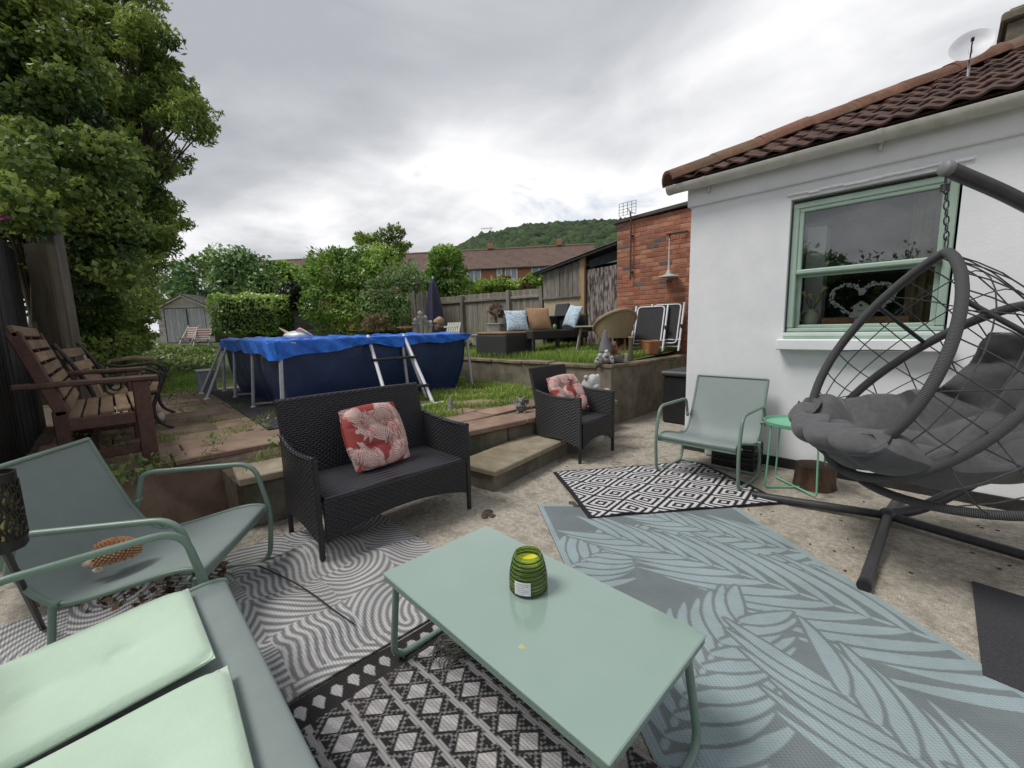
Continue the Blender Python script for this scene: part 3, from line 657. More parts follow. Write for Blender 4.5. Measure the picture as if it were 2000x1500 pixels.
# ================================================================ PATIO FURNITURE
# ---------------------------------------------------------------- rugs (woven pattern stored per vertex)
def rug(name, corners, nx, ny, pat, mat, label, z=.006, wrinkle=None, border=None, cat='rug'):
    """corners: TL, TR, BR, BL in plan; u along TL->TR, v along TL->BL"""
    c = [np.array(q[:2], float) for q in corners]
    u, v = np.meshgrid(np.linspace(0, 1, nx+1), np.linspace(0, 1, ny+1), indexing='ij'); u = u.ravel(); v = v.ravel()
    P = ((1-u)*(1-v))[:, None]*c[0]+(u*(1-v))[:, None]*c[1]+(u*v)[:, None]*c[2]+((1-u)*v)[:, None]*c[3]
    lu = np.linalg.norm(c[1]-c[0]); lv = np.linalg.norm(c[3]-c[0])
    h = np.full(len(u), z)
    if wrinkle is not None: h = z+wrinkle(P[:, 0], P[:, 1], u, v)
    V = np.column_stack([P, h]); K = len(V)
    i, j = np.meshgrid(np.arange(nx), np.arange(ny), indexing='ij'); a = (i*(ny+1)+j).ravel()
    F = np.column_stack([a, a+ny+1, a+ny+2, a+1])
    # underside: the rim folds down 5 mm
    rim = np.concatenate([np.arange(0, ny+1), np.arange(1, nx+1)*(ny+1)+ny, (nx*(ny+1)+np.arange(ny-1, -1, -1)), np.arange(nx-1, 0, -1)*(ny+1)])
    low = V[rim].copy(); low[:, 2] -= .005; n = len(rim); k = np.arange(n)
    F2 = np.column_stack([rim, K+k, K+(k+1) % n, rim[(k+1) % n]])
    V = np.concatenate([V, low]); pt = pat(u*lu, v*lv, lu, lv); pt = np.concatenate([pt, pt[rim]])
    uv = np.column_stack([u*lu, v*lv]); uv = np.concatenate([uv, uv[rim]])
    me = np_mesh(name, V, np.concatenate([F, F2]), mat, pt, uv)
    return link(name, me, label=label, cat=cat)
def canvas(lu, lv, res): return np.zeros((int(lu/res)+1, int(lv/res)+1), np.float32)
def stroke(C, res, pts, wid, val=1.):
    """stamp a tapering stroke on the canvas"""
    for (x, y), w in zip(pts, wid):
        r = w/res; i0, i1 = int(x/res-r-1), int(x/res+r+2); j0, j1 = int(y/res-r-1), int(y/res+r+2)
        i0, j0 = max(i0, 0), max(j0, 0); i1, j1 = min(i1, C.shape[0]), min(j1, C.shape[1])
        if i1 <= i0 or j1 <= j0: continue
        I, J = np.ogrid[i0:i1, j0:j1]; d = np.sqrt((I-x/res)**2+(J-y/res)**2); a = np.clip(r-d+.5, 0, 1)
        C[i0:i1, j0:j1] = C[i0:i1, j0:j1]*(1-a)+val*a
def qcurve(p, q, r, n=40):
    t = np.linspace(0, 1, n)[:, None]; return (1-t)**2*np.array(p)+2*t*(1-t)*np.array(q)+t*t*np.array(r)
def frond(C, res, base, ang, length, curl, nl=9, ll=.5, w=.028, val=1., spread=1.05, seed=0, gap=.011):
    r = random.Random(seed); d = np.array([math.cos(ang), math.sin(ang)]); nrm = np.array([-d[1], d[0]])
    b = np.array(base); tip = b+d*length+nrm*curl; mid = b+d*length*.5-nrm*curl*.25
    st_ = qcurve(b, mid, tip, int(length/res*1.5)); stroke(C, res, st_, np.linspace(.013, .005, len(st_)), val)
    for k in range(nl):
        t = .06+.90*k/(nl-1); i = int(t*(len(st_)-1)); p = st_[i]; i2 = min(i+3, len(st_)-1); tg = st_[i2]-st_[i2-3]; tg = tg/np.linalg.norm(tg)
        for s in (-1, 1):
            a = spread*(1-.45*t); nn = np.array([-tg[1], tg[0]])*s; L = ll*(1-.45*t)*(.85+.3*r.random())
            d1 = tg*math.cos(a)+nn*math.sin(a); d2 = tg*math.cos(a*.35)+nn*math.sin(a*.35)
            q = p+d1*L*.55; e_ = q+d2*L*.5; cv = qcurve(p, q, e_, max(12, int(L/res))); tt = np.linspace(0, 1, len(cv))
            wd = w*np.sin(np.pi*np.clip(tt*.97+.03, 0, 1)**.8)**.9+.002; stroke(C, res, cv[4:], wd[4:]+gap, 1-val); stroke(C, res, cv, wd, val)
def sample(C, res, x, y): return C[np.clip((x/res).astype(int), 0, C.shape[0]-1), np.clip((y/res).astype(int), 0, C.shape[1]-1)]
def pal_palm(x, y, lu, lv):
    res = .004; C = canvas(lu, lv, res)
    F_ = [((-.15, .95), -.75, .80, .10, 7, .42), ((1.55, .75), -2.62, 1.05, .10, 8, .50), ((1.62, 1.62), -2.30, 1.75, -.16, 12, .66), ((-.2, 2.05), -.92, 1.25, .14, 10, .52), ((.95, 2.9), -1.80, 1.45, .12, 11, .66), ((1.75, 2.6), -2.45, 1.1, -.1, 9, .55), ((.15, 3.2), -1.2, 1.1, .1, 9, .55)]
    for k, (b, a, L, cu_, n, ll) in enumerate(F_): frond(C, res, b, a, L, cu_, n+3, ll, .027, 1., 1.02, k, .013)
    edge = (x < .035) | (x > lu-.035) | (y < .03)
    p = sample(C, res, x, y); return np.where(edge, .9, p)
P0, P1, P2, P3 = G(1050, 990, 0), G(1432, 975, 0), G(1734, 1270, 0), G(1280, 1500, 0)
tl = old(.157, 2.79); tr = old(1.49, 2.70); dl = old(.379, 1.019)-old(.157, 2.764); dl /= np.linalg.norm(dl)
bl = tl+dl*2.75; br = tr+dl*2.75
palm_m = attr_mat('palm_rug_weave', (.165, .192, .198), (.285, .352, .368), .8, 230, .35)
rug('outdoor_rug', [tl, tr, br, bl], 330, 680, pal_palm, palm_m, 'large blue-grey outdoor rug with pale palm leaf print', .007)
def pat_diam(x, y, lu, lv):
    a, b = .315, .27; fx = np.abs((x/a) % 1-.5)*2; fy = np.abs((y/b) % 1-.5)*2
    fx2 = np.abs((x/a+.5) % 1-.5)*2; fy2 = np.abs((y/b+.5) % 1-.5)*2
    d = np.minimum(fx+fy, fx2+fy2)           # 0 at every diamond centre, 1 on the lattice
    s = (np.floor(d*5.3+.25) % 2 == 0).astype(float)
    bd = (x < .035) | (x > lu-.035) | (y < .012) | (y > lv-.012)
    return np.where(bd, 0., s)
diam_m = attr_mat('diamond_rug_weave', (.022, .021, .023), (.60, .59, .60), .85, 260, .35)
def wr_d(X, Y, u, v): return .010+.008*np.sin(u*9+v*3)**8*np.clip(v*2-.4, 0, 1)+.003*np.sin(X*13+Y*9)+.006*np.exp(-((u-.72)**2/.01+(v-.3)**2/.03))
rug('outdoor_rug', [old(.331, 3.42), old(1.647, 3.60), old(1.86, 2.70), old(.476, 2.55)], 340, 230, pat_diam, diam_m, 'black and white rug with nested diamond pattern under the sage chair', .006, wr_d)
def pat_arch(x, y, lu, lv):
    r = np.random.default_rng(11); cs = .30; nx, ny = int(lu/cs)+2, int(lv/cs)+2
    ty = r.integers(0, 6, (nx, ny)); i = (x/cs).astype(int); j = (y/cs).astype(int); t = ty[i, j]
    fx = x/cs-i; fy = y/cs-j
    cx = np.where((t == 0) | (t == 2), 0., 1.); cy = np.where((t == 0) | (t == 1), 0., 1.)
    rad = np.hypot(fx-cx, fy-cy); rad = np.where(t == 4, fx+.03*np.sin(fy*9), rad); rad = np.where(t == 5, np.hypot(fx-.5, (fy)*.8), rad)
    s = np.sin(rad*cs*2*np.pi/.031+.6*np.sin(i*2.3+j))
    return np.clip(s*1.3+.45, 0, 1)
arch_m = attr_mat('arch_rug_weave', (.20, .20, .208), (.54, .53, .52), .9, 300, .5, dirt=(.24, .21, .18))
def wr_a(X, Y, u, v):
    h = .030*np.abs(np.sin(X*5.2+Y*2.1+.8*np.sin(Y*4)))**4+.026*np.abs(np.sin(Y*5.1-X*2.6+1.1+.5*np.sin(X*7)))**5
    h += .055*np.exp(-((X+.62)**2/.012+(Y+3.25)**2/.05))+.03*np.exp(-((X+.25)**2/.01+(Y+3.5)**2/.09))
    return h*np.clip((1-v)*6, .15, 1)*np.clip((1-u)*9+.1, .1, 1)+.003
rug('outdoor_rug', [(-1.0, -5.2), (-1.0, -2.83), (.262, -2.83), (.262, -5.2)], 420, 240, pat_arch, arch_m, 'rumpled grey rug with pale arches and stripes under the loveseat', .008, wr_a)
def pat_trib(y, x, lu, lv):
    # bands run along x; each band holds a row of rhombs, thin lines between bands
    bw = .125; j = np.floor(y/bw); f = y/bw-j; s = np.zeros_like(x)
    d = np.abs((x/.088+.5*(j % 2)) % 1-.5)*2; e_ = np.abs(f-.5)*2
    rh = (d*.75+e_*.95 < .62); s = np.where(rh, .85, 0.)
    wav = ((np.abs(d-e_*.95) < .16) & ~rh); s = np.where(wav, .0, s)
    tri = (e_ > .80) & (d > .45); s = np.where(tri, .55, s)
    dots = (((x/.011).astype(int)+(y/.011).astype(int)) % 2 == 0) & (s == 0) & (d+e_ > .95) & (d+e_ < 1.35); s = np.where(dots, .35, s)
    ln = np.minimum(f, 1-f) < .045; s = np.where(ln, .6, s)
    hatch = (np.sin((x+y)*2*np.pi/.007) > .6) & (s > .7); s = np.where(hatch, .45, s)
    bd = (x < .03); bs = ((np.abs((y/.06) % 1-.5)*2+np.abs(x/.06-.9)) < .7) & (x > .03) & (x < .11)
    s = np.where((x < .12), np.where(bs, .75, 0), s); return s
trib_m = attr_mat('tribal_rug_weave', (.024, .023, .024), (.55, .53, .53), .9, 300, .5, dirt=(.11, .09, .07))
def wr_t(X, Y, u, v): return .004*np.sin(X*9+Y*5)+.006*np.abs(np.sin(Y*7+X*3))**4+.004
trug = rug('outdoor_rug', [(.275, -4.35), (.275, -3.10), (1.75, -3.03), (1.75, -4.35)], 330, 430, pat_trib, trib_m, 'black and cream tribal rug with rhombs and stripes under the coffee table', .004, wr_t)
fringe = pm('rug_fringe', (.03, .028, .027), (.22, .20, .18), 30., .9)
fg = MB()
for k in range(70):
    x0 = .40+rs.uniform(0, .16); a = rs.uniform(-.9, .9); y0 = -3.30+rs.uniform(0, .14); fg.tube(bez([(x0, y0, .016), (x0+.05*a, y0+.03, .026), (x0+.02+.07*a, y0+.09+rs.uniform(-.03, .03), .016)], 3), .0020, 4)
fg.build('fringe', fringe, trug)
MB().sheet(lambda u, v: (1.905+.9*u, -1.235-.75*v-.08*u, .004+.002*math.sin(u*9)*math.sin(v*7)), 24, 20, .006).build('door_mat', pm('mat_charcoal', (.022, .022, .027), (.045, .045, .05), 120., .95, .8, 300., dist=.003), label='plain charcoal mat at the right edge of the patio', cat='mat')
MB().tube(bez([G(505, 1105, .05), G(560, 1130, .055), G(610, 1160, .055), G(650, 1190, .05), G(690, 1218, .04)], 8), .004, 6).build('garden_cable', pm('black_cable', (.012, .012, .012), (.03, .03, .03), 20., .6), label='thin black cable lying across the grey arch rug', cat='cable')

# ---------------------------------------------------------------- black wicker loveseat and armchair
wick = rattan('black_wicker', (.003, .003, .004), (.019, .0185, .024)); wickf = rattan('black_wicker_seat', (.003, .003, .004), (.055, .055, .066), True, .022, .9)
legm = pm('black_leg', (.012, .012, .014), (.022, .022, .026), 20., .5)
def wicker_seat(name, label, W, cat, loc):
    """faces +X; front feet at x=0, y=0 .. W"""
    t = thing(name, label, cat, loc)
    Dp = .56; SH = .375; AH = .60; BH = .83
    bk_ = MB()
    bk_.sheet(lambda u, v: (-Dp+.06-.11*v**1.2, -.008+.03*v*0+(W+.016)*u, .30+(BH-.30)*v-.0*abs(u-.5)), 14, 14, .035)
    bk_.build('backrest', wick, t, 50)
    MB().tube([(-Dp-.05, -.012, BH), (-Dp-.05, W*.25, BH+.004), (-Dp-.05, W*.75, BH+.004), (-Dp-.05, W+.012, BH)], .018, 8).build('top_rail', wick, t, 60)
    MB().box((-Dp*.5+.02, W/2, SH-.02), (Dp-.06, W-.05, .04), .006).build('seat', wickf, t)
    # front apron with arched lower edge
    ap = MB(); n = 18
    ap.sheet(lambda u, v: (.004, .015+(W-.03)*u, (SH-.01)-v*((SH-.01)-(.13+.075*math.sin(math.pi*u)**.8))), n, 5, .022); ap.build('apron', wick, t, 50)
    for s, y in ((-1, 0), (1, W)):
        ar = MB()
        ar.sheet(lambda u, v: (.012-(Dp-.02)*u, y+s*(.012+.018*math.sin(math.pi*u)), .14+.06*math.sin(math.pi*u)*(1-v)+(AH+.03*u*u-.14-.04*math.sin(math.pi*u)*.4)*v), 14, 12, .026); ar.build('arm', wick, t, 50)
        MB().tube([(.014-(Dp-.02)*u, y+s*(.012+.018*math.sin(math.pi*u)), AH+.03*u*u-.016*math.sin(math.pi*u)) for u in [k/10 for k in range(11)]], .016, 8).build('arm_rail', wick, t, 60)
        for x in (0, -Dp+.03): MB().bar((x, y+s*.012, 0), (x+.004, y+s*.010, .30 if x else AH), .026, .026, .004, (1, 0, 0)).build('leg', legm, t)
    return t
wicker_seat('wicker_loveseat', 'two-seat black wicker loveseat with one red cushion in front of the terrace', .97, 'loveseat', (-.50, -3.33, 0))
wicker_seat('wicker_armchair', 'single black wicker armchair with red cushion by the retaining wall', .52, 'armchair', (-.50, -1.05, 0))
# red tufted palm-print cushions
red_m = attr_mat('palm_cushion_print', (.33, .065, .06), (.62, .47, .43), .85, 0, 0)
def palm_cushion(name, label, loc, rot, sz=.40, th=.10, seed=0):
    res = .0025; C = canvas(sz, sz, res); r = random.Random(seed)
    for k in range(21):
        b = (r.uniform(0, sz), r.uniform(0, sz)); a = r.uniform(0, 6.28); frond(C, res, b, a, r.uniform(.14, .22), r.uniform(-.04, .04), 12, .095, .0042, 1., 1.1, seed+k, .0032)
    n = 130; u, v = np.meshgrid(np.linspace(0, 1, n+1), np.linspace(0, 1, n+1), indexing='ij'); u = u.ravel(); v = v.ravel(); V = []; Fs = []; pts = []
    e_ = (np.abs(2*u-1)**4+np.abs(2*v-1)**4); prof = np.clip(1-e_, 0, 1)**.35
    tu = np.zeros_like(u)
    for a in (.33, .67):
        for b in (.33, .67): d2 = (u-a)**2+(v-b)**2; tu += .55*np.exp(-d2/.004)+.28*np.exp(-d2/.03)
    for (a, b, c, d) in ((.33, .33, .67, .67), (.33, .67, .67, .33)): pass
    cre = .12*np.exp(-((u-.33)**2)/.0012)+.12*np.exp(-((u-.67)**2)/.0012)+.12*np.exp(-((v-.33)**2)/.0012)+.12*np.exp(-((v-.67)**2)/.0012)
    hgt = th*.5*(prof*(1-np.clip(tu+cre*prof, 0, .8))+.05)
    sx = (u-.5)*sz*(1+.05*np.cos(np.pi*(v-.5)*1.0)); sy = (v-.5)*sz*(1+.05*np.cos(np.pi*(u-.5)))
    V = np.concatenate([np.column_stack([sx, sy, hgt]), np.column_stack([sx, sy, -hgt])]); K = (n+1)**2
    i, j = np.meshgrid(np.arange(n), np.arange(n), indexing='ij'); a = (i*(n+1)+j).ravel(); F = np.column_stack([a, a+n+1, a+n+2, a+1])
    F = np.concatenate([F, F[:, ::-1]+K]); p = sample(C, res, u*sz, v*sz); p = np.concatenate([p, p])
    return link(name, np_mesh(name, V, F, red_m, p), None, loc, rot, label, 'cushion')
palm_cushion('red_cushion', 'red and white palm-print cushion propped on the black loveseat', (-.83, -2.84, .575), (R(0), R(66), R(6)), .40, .12, 3)
palm_cushion('red_cushion', 'red and white palm-print cushion in the black wicker armchair', (-.84, -.80, .59), (R(4), R(58), R(-4)), .38, .12, 30)

# ---------------------------------------------------------------- sage steel set
sagef = pm('sage_steel', (.145, .215, .175), (.165, .24, .195), 20., .38, .05); sling_m = pm('sling_mesh', (.235, .285, .275), (.25, .30, .29), 14., .6)
_t = sling_m.node_tree; _ms = nd(_t, 'ShaderNodeMixShader', inp={0: .22}); _tr = nd(_t, 'ShaderNodeBsdfTransparent'); _t.links.new(_t.nodes['Principled BSDF'].outputs[0], _ms.inputs[1]); _t.links.new(_tr.outputs[0], _ms.inputs[2]); _t.links.new(_ms.outputs[0], _t.nodes['Material Output'].inputs[0])   # open weave
def sling_seat(name, label, W, cat, loc, rz, ax=0., sling=sling_m):
    """faces +X locally; front feet at x=0, y=-W/2 .. W/2"""
    t = thing(name, label, cat, loc, rz); r = .0125
    sec = [(.010, .318), (.012, .342), (-.02, .352), (-.07, .352), (-.15, .338), (-.34, .292), (-.46, .275), (-.52, .30), (-.575, .37), (-.66, .56), (-.735, .76)]
    cv = bez([(x, 0, z) for x, z in sec], 5)
    w2 = W/2-.028
    MB().sheet(lambda u, v: (lambda p: (p.x, (-w2+2*w2*v), p.z-.016*math.sin(math.pi*v)*math.sin(math.pi*min(1, u*1.05))))(cv[min(int(u*(len(cv)-1)+.5), len(cv)-1)]), len(cv)-1, 12, .005).build('sling', sling, t, 60)
    for s in (-1, 1):
        y = s*W/2
        MB().tube(fillet([(-.59, y, .40), (-.55, y, .555), (-.50, y, .57), (-.03+ax, y, .575), (.03+ax, y, .30), (ax, y, .013), (-.46, y, .013), (-.50, y, .10), (-.47, y, .285)], .085, 6), r, 10).build('side_frame', sagef, t, 60)
        MB().tube([(p.x, s*w2, p.z) for p in cv], .011, 8).build('sling_rail', sagef, t, 60)
        bo = MB()
        for (x, z) in ((-.02, .33), (-.47, .285), (-.575, .43)): bo.tube([(x, s*(W/2-.034), z), (x, s*(W/2+.012), z)], .007, 6)
        bo.build('bolt', sagef, t)
    MB().box((-.006, 0, .308), (.022, W-.01, .040), .004).build('front_bar', sagef, t)
    MB().tube([(-.735, -w2, .765), (-.735, w2, .765)], .011, 8).build('top_bar', sagef, t, 60)
    MB().tube([(-.46, -W/2, .02), (-.46, W/2, .02)], .010, 8).build('rear_bar', sagef, t, 60)
    return t
sling_seat('sage_armchair', 'sage green steel armchair with mesh sling against the white wall', .63, 'armchair', (.449, -.85, 0), R(-90))
fcen = (old(-1.382, 2.10)+old(-1.201, 1.503))/2
sling_seat('sage_armchair', 'sage green steel armchair at the left holding a hedgehog ornament', .66, 'armchair', (fcen[0], fcen[1], 0), R(56))
sling_seat('sage_sofa', 'sage green steel sofa with two mint cushions at bottom left', 1.22, 'sofa', (.50, -3.835, 0.0), R(90), -.06)
mint = pm('mint_cotton', (.43, .56, .44), (.475, .605, .48), 5., .85, .35, 13., sheen=.2, dist=.012)
def mint_cushion(label, x0, x1, yf, depth, rz=0):
    """seat pad lying on the sofa; front edge at y=yf"""
    W = x1-x0; n = 44
    def fn(sg):
        def f(u, v):
            e_ = max(0, 1-abs(2*u-1)**9-abs(2*v-1)**9); p = e_**.4
            tu = sum(.75*math.exp(-((u-a)**2*W*W+(v-b)**2*depth*depth)/.0009)+.30*math.exp(-((u-a)**2*W*W+(v-b)**2*depth*depth)/.012) for a in (.5,) for b in (.36, .74))
            fold = .22*math.exp(-((u-.5)*W)**2/.0012)*math.exp(-((v-.5))**2/.12)
            wv = .06*math.sin(u*9+v*4)*math.sin(v*7)
            h = .024*p*(1-min(.85, tu+fold))*(1+wv)+.002
            return ((u-.5)*W, -v*depth, .034+h*sg*(1 if sg > 0 else .6))
        return f
    mb = MB(); mb.sheet(fn(1), n, n); mb.sheet(fn(-1), n, n)
    o = mb.build('mint_cushion', mint, None, 180, loc=((x0+x1)/2, yf, .345), rot=(R(4.5), 0, rz), label=label, cat='cushion')
    pi_ = MB(); w, d = W/2-.004, depth-.004
    pi_.tube(fillet([(-w, -.004, .034), (w, -.004, .034), (w, -d, .034), (-w, -d, .034), (-w, -.02, .034)], .02, 3), .005, 6); pi_.build('piping', mint, o, 60)
    return o
mint_cushion('mint green seat pad on the sage sofa, the one beside its arm', -.05, .40, -3.925, .50, R(1))
mint_cushion('mint green seat pad nearest the viewer on the sage sofa', .455, .93, -3.915, .50, R(-3))

# coffee table
tb = thing('coffee_table', 'low coffee table with sage painted glass top and looped tube legs', 'table', (.831, -3.16, 0))
topm = pm('painted_glass', (.245, .34, .295), (.265, .36, .31), 3., .06, coat=1., spec=.6, c3=(.28, .37, .325))
_t = topm.node_tree; _n = nd(_t, 'ShaderNodeTexNoise', inp={'Scale': 5., 'Detail': 9, 'Roughness': .75, 'Distortion': 1.2}); _c = nd(_t, 'ShaderNodeTexCoord'); _m = nd(_t, 'ShaderNodeMapRange', inp={1: .35, 2: .75, 3: .03, 4: .32}); _t.links.new(_c.outputs['Object'], _n.inputs['Vector']); _t.links.new(_n.outputs[0], _m.inputs[0]); _t.links.new(_m.outputs[0], _t.nodes['Principled BSDF'].inputs['Coat Roughness']); _t.links.new(_m.outputs[0], _t.nodes['Principled BSDF'].inputs['Roughness'])   # smears and dust
MB().box((0, 0, .368), (.962, .502, .010), .003).build('glass_top', topm, tb)
rim = MB(); frame_rect_z = lambda: None
for s in (-1, 1):
    rim.box((0, s*.236, .3515), (.955, .024, .022), .003); rim.box((s*.4655, 0, .3512), (.024, .447, .0215), .003)
rim.build('rim', sagef, tb)
for s in (-1, 1):
    MB().tube(fillet([(s*.43, -.225, .345), (s*.475, -.235, .013), (s*.475, .235, .013), (s*.43, .225, .345)], .07, 6), .0125, 10).build('leg_loop', sagef, tb, 60)
# wax spot
MB().lathe([(.010, .0), (.007, .0008), (.001, .001)], 12, (0, 0, 0), wob=lambda a, z: 1+.25*math.sin(3*a+1)).build('wax_spot', pm('wax', (.38, .40, .20), (.42, .43, .22), 9., .4), tb, loc=tuple(G(1020, 1262, .373)-np.array([.831, -3.16, 0])))
# candle
cq = G(1033, 1163, .3735)
cd = thing('candle_jar', 'ribbed green glass candle jar with yellow wax and white label', 'candle', (cq[0]-.03, cq[1]+.03, .3735)); cd.scale = (1.32, 1.32, 1.32)
gg = bpy.data.materials.new('green_glass'); gg.use_nodes = True; b_ = gg.node_tree.nodes['Principled BSDF']; b_.inputs['Base Color'].default_value = (.42, .58, .16, 1); b_.inputs['Transmission Weight'].default_value = .85; b_.inputs['Roughness'].default_value = .05; b_.inputs['IOR'].default_value = 1.35
pr = []; n = 60
for k in range(n+1):
    z = .096*k/n; u = z/.096
    r0 = .0475-.006*max(0, .12-u)/.12-.0135*max(0, (u-.30)/.70)**1.7
    pr.append((r0+.0013*math.sin(u*2*math.pi*11), z))
inner = [(r_-.0035, max(z, .004)) for r_, z in pr[::-1]]
MB().lathe(pr+inner+[(.001, .004)], 36).build('jar', gg, cd, 180)
wax = pm('yellow_wax', (.62, .58, .03), (.68, .63, .05), 8., .4)
MB().lathe([(.001, .036), (.038, .036), (.0385, .05), (.0355, .066), (.033, .074), (.030, .072), (.001, .072)], 28).build('wax', wax, cd, 40)
bd_ = MB()
for k in range(9): u = .06+.105*k; bd_.tube([((.0478-.0135*max(0, (u-.30)/.70)**1.7)*math.cos(a), (.0478-.0135*max(0, (u-.30)/.70)**1.7)*math.sin(a), .096*u) for a in [2*math.pi*j/32 for j in range(32)]], .0017, 6, closed=True)
bd_.build('ribs', pm('dark_green_glass', (.010, .025, .008), (.016, .035, .012), 9., .08), cd, 60)
lb = MB(); vd = HF*-1; a0 = math.atan2(vd[1], vd[0])-.35
lb.sheet(lambda u, v: (.0502*math.cos(a0-.42+.84*u), .0502*math.sin(a0-.42+.84*u), .010+.034*v), 10, 2, .0006); lb.build('paper_label', pm('label_paper', (.62, .62, .64), (.68, .68, .70), 9., .7), cd)
lt = MB()
for k in range(6): lt.sheet(lambda u, v: (.0508*math.cos(a0-.34+(.66 if k % 3 else .45)*u), .0508*math.sin(a0-.34+(.66 if k % 3 else .45)*u), .0135+.005*k+.0013*v), 8, 1)
lt.build('small_print', pm('label_ink', (.25, .25, .27), (.3, .3, .32), 9.), cd)

# ---------------------------------------------------------------- hedgehog ornament and lantern on the left
hq = G(222, 1082, .36)
hh = thing('hedgehog_ornament', 'small hedgehog ornament with orange-brown spines on the sage chair', 'ornament', (hq[0], hq[1], .318), R(75))
MB().blob((0, 0, .045), (.070, .050, .040), 3, .02).blob((-.070, 0, .022), (.030, .022, .018), 2).build('body', pm('hog_skin', (.42, .34, .26), (.5, .42, .33), 20., .8), hh, 60)
sp = MB(); gaR = math.pi*(3-math.sqrt(5))
for k in range(330):
    zz = 1-1.35*(k+.5)/330; a = k*gaR; rr = math.sqrt(max(0, 1-zz*zz)); d = Vector((rr*math.cos(a), rr*math.sin(a), zz))
    if d.x < -.62: continue
    p = Vector((d.x*.078, d.y*.058, .046+d.z*.048)); q2 = p+d*.016
    sp.tube([p, p+d*.009, q2], .0045, 5, radii=[.0042, .0048, .001])
sp.build('spines', pm('hog_spine', (.36, .17, .085), (.52, .28, .15), 60., .6), hh)
for s in (-1, 1): MB().blob((-.02+.02*s, .045*s, .008), (.022, .014, .010), 1).build('foot', pm('hog_foot', (.5, .45, .38), (.55, .5, .42), 9.), hh)
lq = D(2, 1050, 1.22)
ln_ = thing('lantern', 'black and gold pierced metal lantern cut by the left edge of the picture', 'lantern', (lq[0], lq[1], lq[2]-.02))
R_l = .055
lm = pm('lantern_black', (.010, .009, .008), (.022, .02, .018), 9., .4); gold = pm('lantern_gold', (.32, .25, .11), (.42, .34, .16), 9., .35, metal=.7)
MB().lathe([(R_l-.006, .0), (R_l-.006, .21), (R_l-.009, .21), (R_l-.009, .0)], 24).build('liner', gold, ln_, 40)
lc = MB()
lc.lathe([(R_l, -.012), (R_l, .02), (R_l-.003, .02), (R_l-.003, -.012)], 24); lc.lathe([(R_l, .19), (R_l+.001, .225), (R_l-.004, .225), (R_l-.003, .19)], 24)
for k in range(26):
    a = 2*math.pi*k/26
    lc.tube([(R_l*math.cos(a+.12*math.sin(j*1.3+k)), R_l*math.sin(a+.12*math.sin(j*1.3+k)), .015+.018*j) for j in range(11)], .0032, 5)
for j in range(7): lc.tube([(R_l*math.cos(a), R_l*math.sin(a), .035+.024*j+.008*math.sin(a*9+j*2)) for a in [2*math.pi*k/36 for k in range(36)]], .0028, 5, closed=True)
lc.build('cage', lm, ln_, 60)
MB().tube([(0, 0, 0), (.0, 0, -.02)], .05, 16).build('base', lm, ln_)
# slim stand leg seen below the lantern
MB().tube([tuple(lq+np.array([0, 0, -.03])), tuple(G(85, 1230, .0))], .011, 8).build('lantern_stand', lm, label='slim black metal stand leg beside the sage sofa', cat='stand')

# ---------------------------------------------------------------- tray table, stump, crate, bin
tt = thing('tray_table', 'round mint green metal tray table beside the hanging chair', 'side table', (1.035, -.47, 0))
mintm = pm('mint_metal', (.17, .44, .29), (.19, .47, .31), 12., .4)
MB().lathe([(.001, .486), (.205, .486), (.216, .492), (.222, .516), (.219, .516), (.212, .496), (.203, .491), (.001, .491)], 40).build('tray', mintm, tt, 40)
for k in range(2):
    a = R(45+90*k); c, s = math.cos(a)*.225, math.sin(a)*.20
    MB().tube(fillet([(c*.9, s*.9, .485), (c, s, .012), (-c, -s, .012+.012*k), (-c*.9, -s*.9, .485)], .02, 3), .0065, 8).build('leg_loop', mintm, tt, 60)
bark = pm('bark', (.05, .028, .018), (.13, .075, .045), 14., .95, .9, 50., stretch=(1, 1, .3)); endg = pm('cut_wood', (.085, .05, .035), (.14, .085, .06), 20., .9, .4)
sp_ = thing('tree_stump', 'short bark-covered log stump under the mint tray table', 'stump', (1.13, -.33, 0))
MB().lathe([(.138, 0), (.13, .05), (.128, .14), (.122, .17)], 32, wob=lambda a, z: 1+.03*math.sin(a*5)+.02*math.sin(a*13+z*30)).build('trunk', bark, sp_, 60)
MB().lathe([(.118, .17), (.112, .174), (.001, .175)], 32, wob=lambda a, z: 1+.03*math.sin(a*5)).build('cut_face', endg, sp_, 60)
cr_ = thing('plastic_crate', 'black plastic crate under the sage chair by the wall', 'crate', (.545, -.19, 0))
blk_p = pm('black_plastic', (.008, .008, .009), (.016, .016, .018), 10., .5)
MB().box((0, 0, .02), (.33, .24, .02)).build('base', blk_p, cr_)
for s in (-1, 1):
    for zz in (.05, .10, .15, .20): MB().box((0, s*.12, zz), (.33, .012, .026), .003).build('slat', blk_p, cr_); MB().box((s*.165, 0, zz), (.012, .24, .026), .003).build('slat', blk_p, cr_)
    for s2 in (-1, 1): MB().box((s*.158, s2*.113, .11), (.022, .022, .21), .003).build('corner', blk_p, cr_)
sb = thing('storage_bin', 'dark plastic storage bin in the gap at the corner of the white house', 'bin', (-.42, 1.25, 0))
MB().box((0, 0, .30), (.55, .60, .60), .02).build('body', blk_p, sb); MB().box((0, 0, .63), (.60, .66, .06), .018).build('lid', pm('bin_lid', (.045, .047, .05), (.06, .06, .065), 9., .5), sb)
# leaf litter and loose bits at the foot of the wall
MB().box((.28, -.06, .045), (.10, .07, .09), .02).build('white_block', pm('chalk', (.5, .5, .5), (.6, .6, .6), 9.), loc=(0, 0, 0), label='small white lump at the foot of the house corner', cat='block')

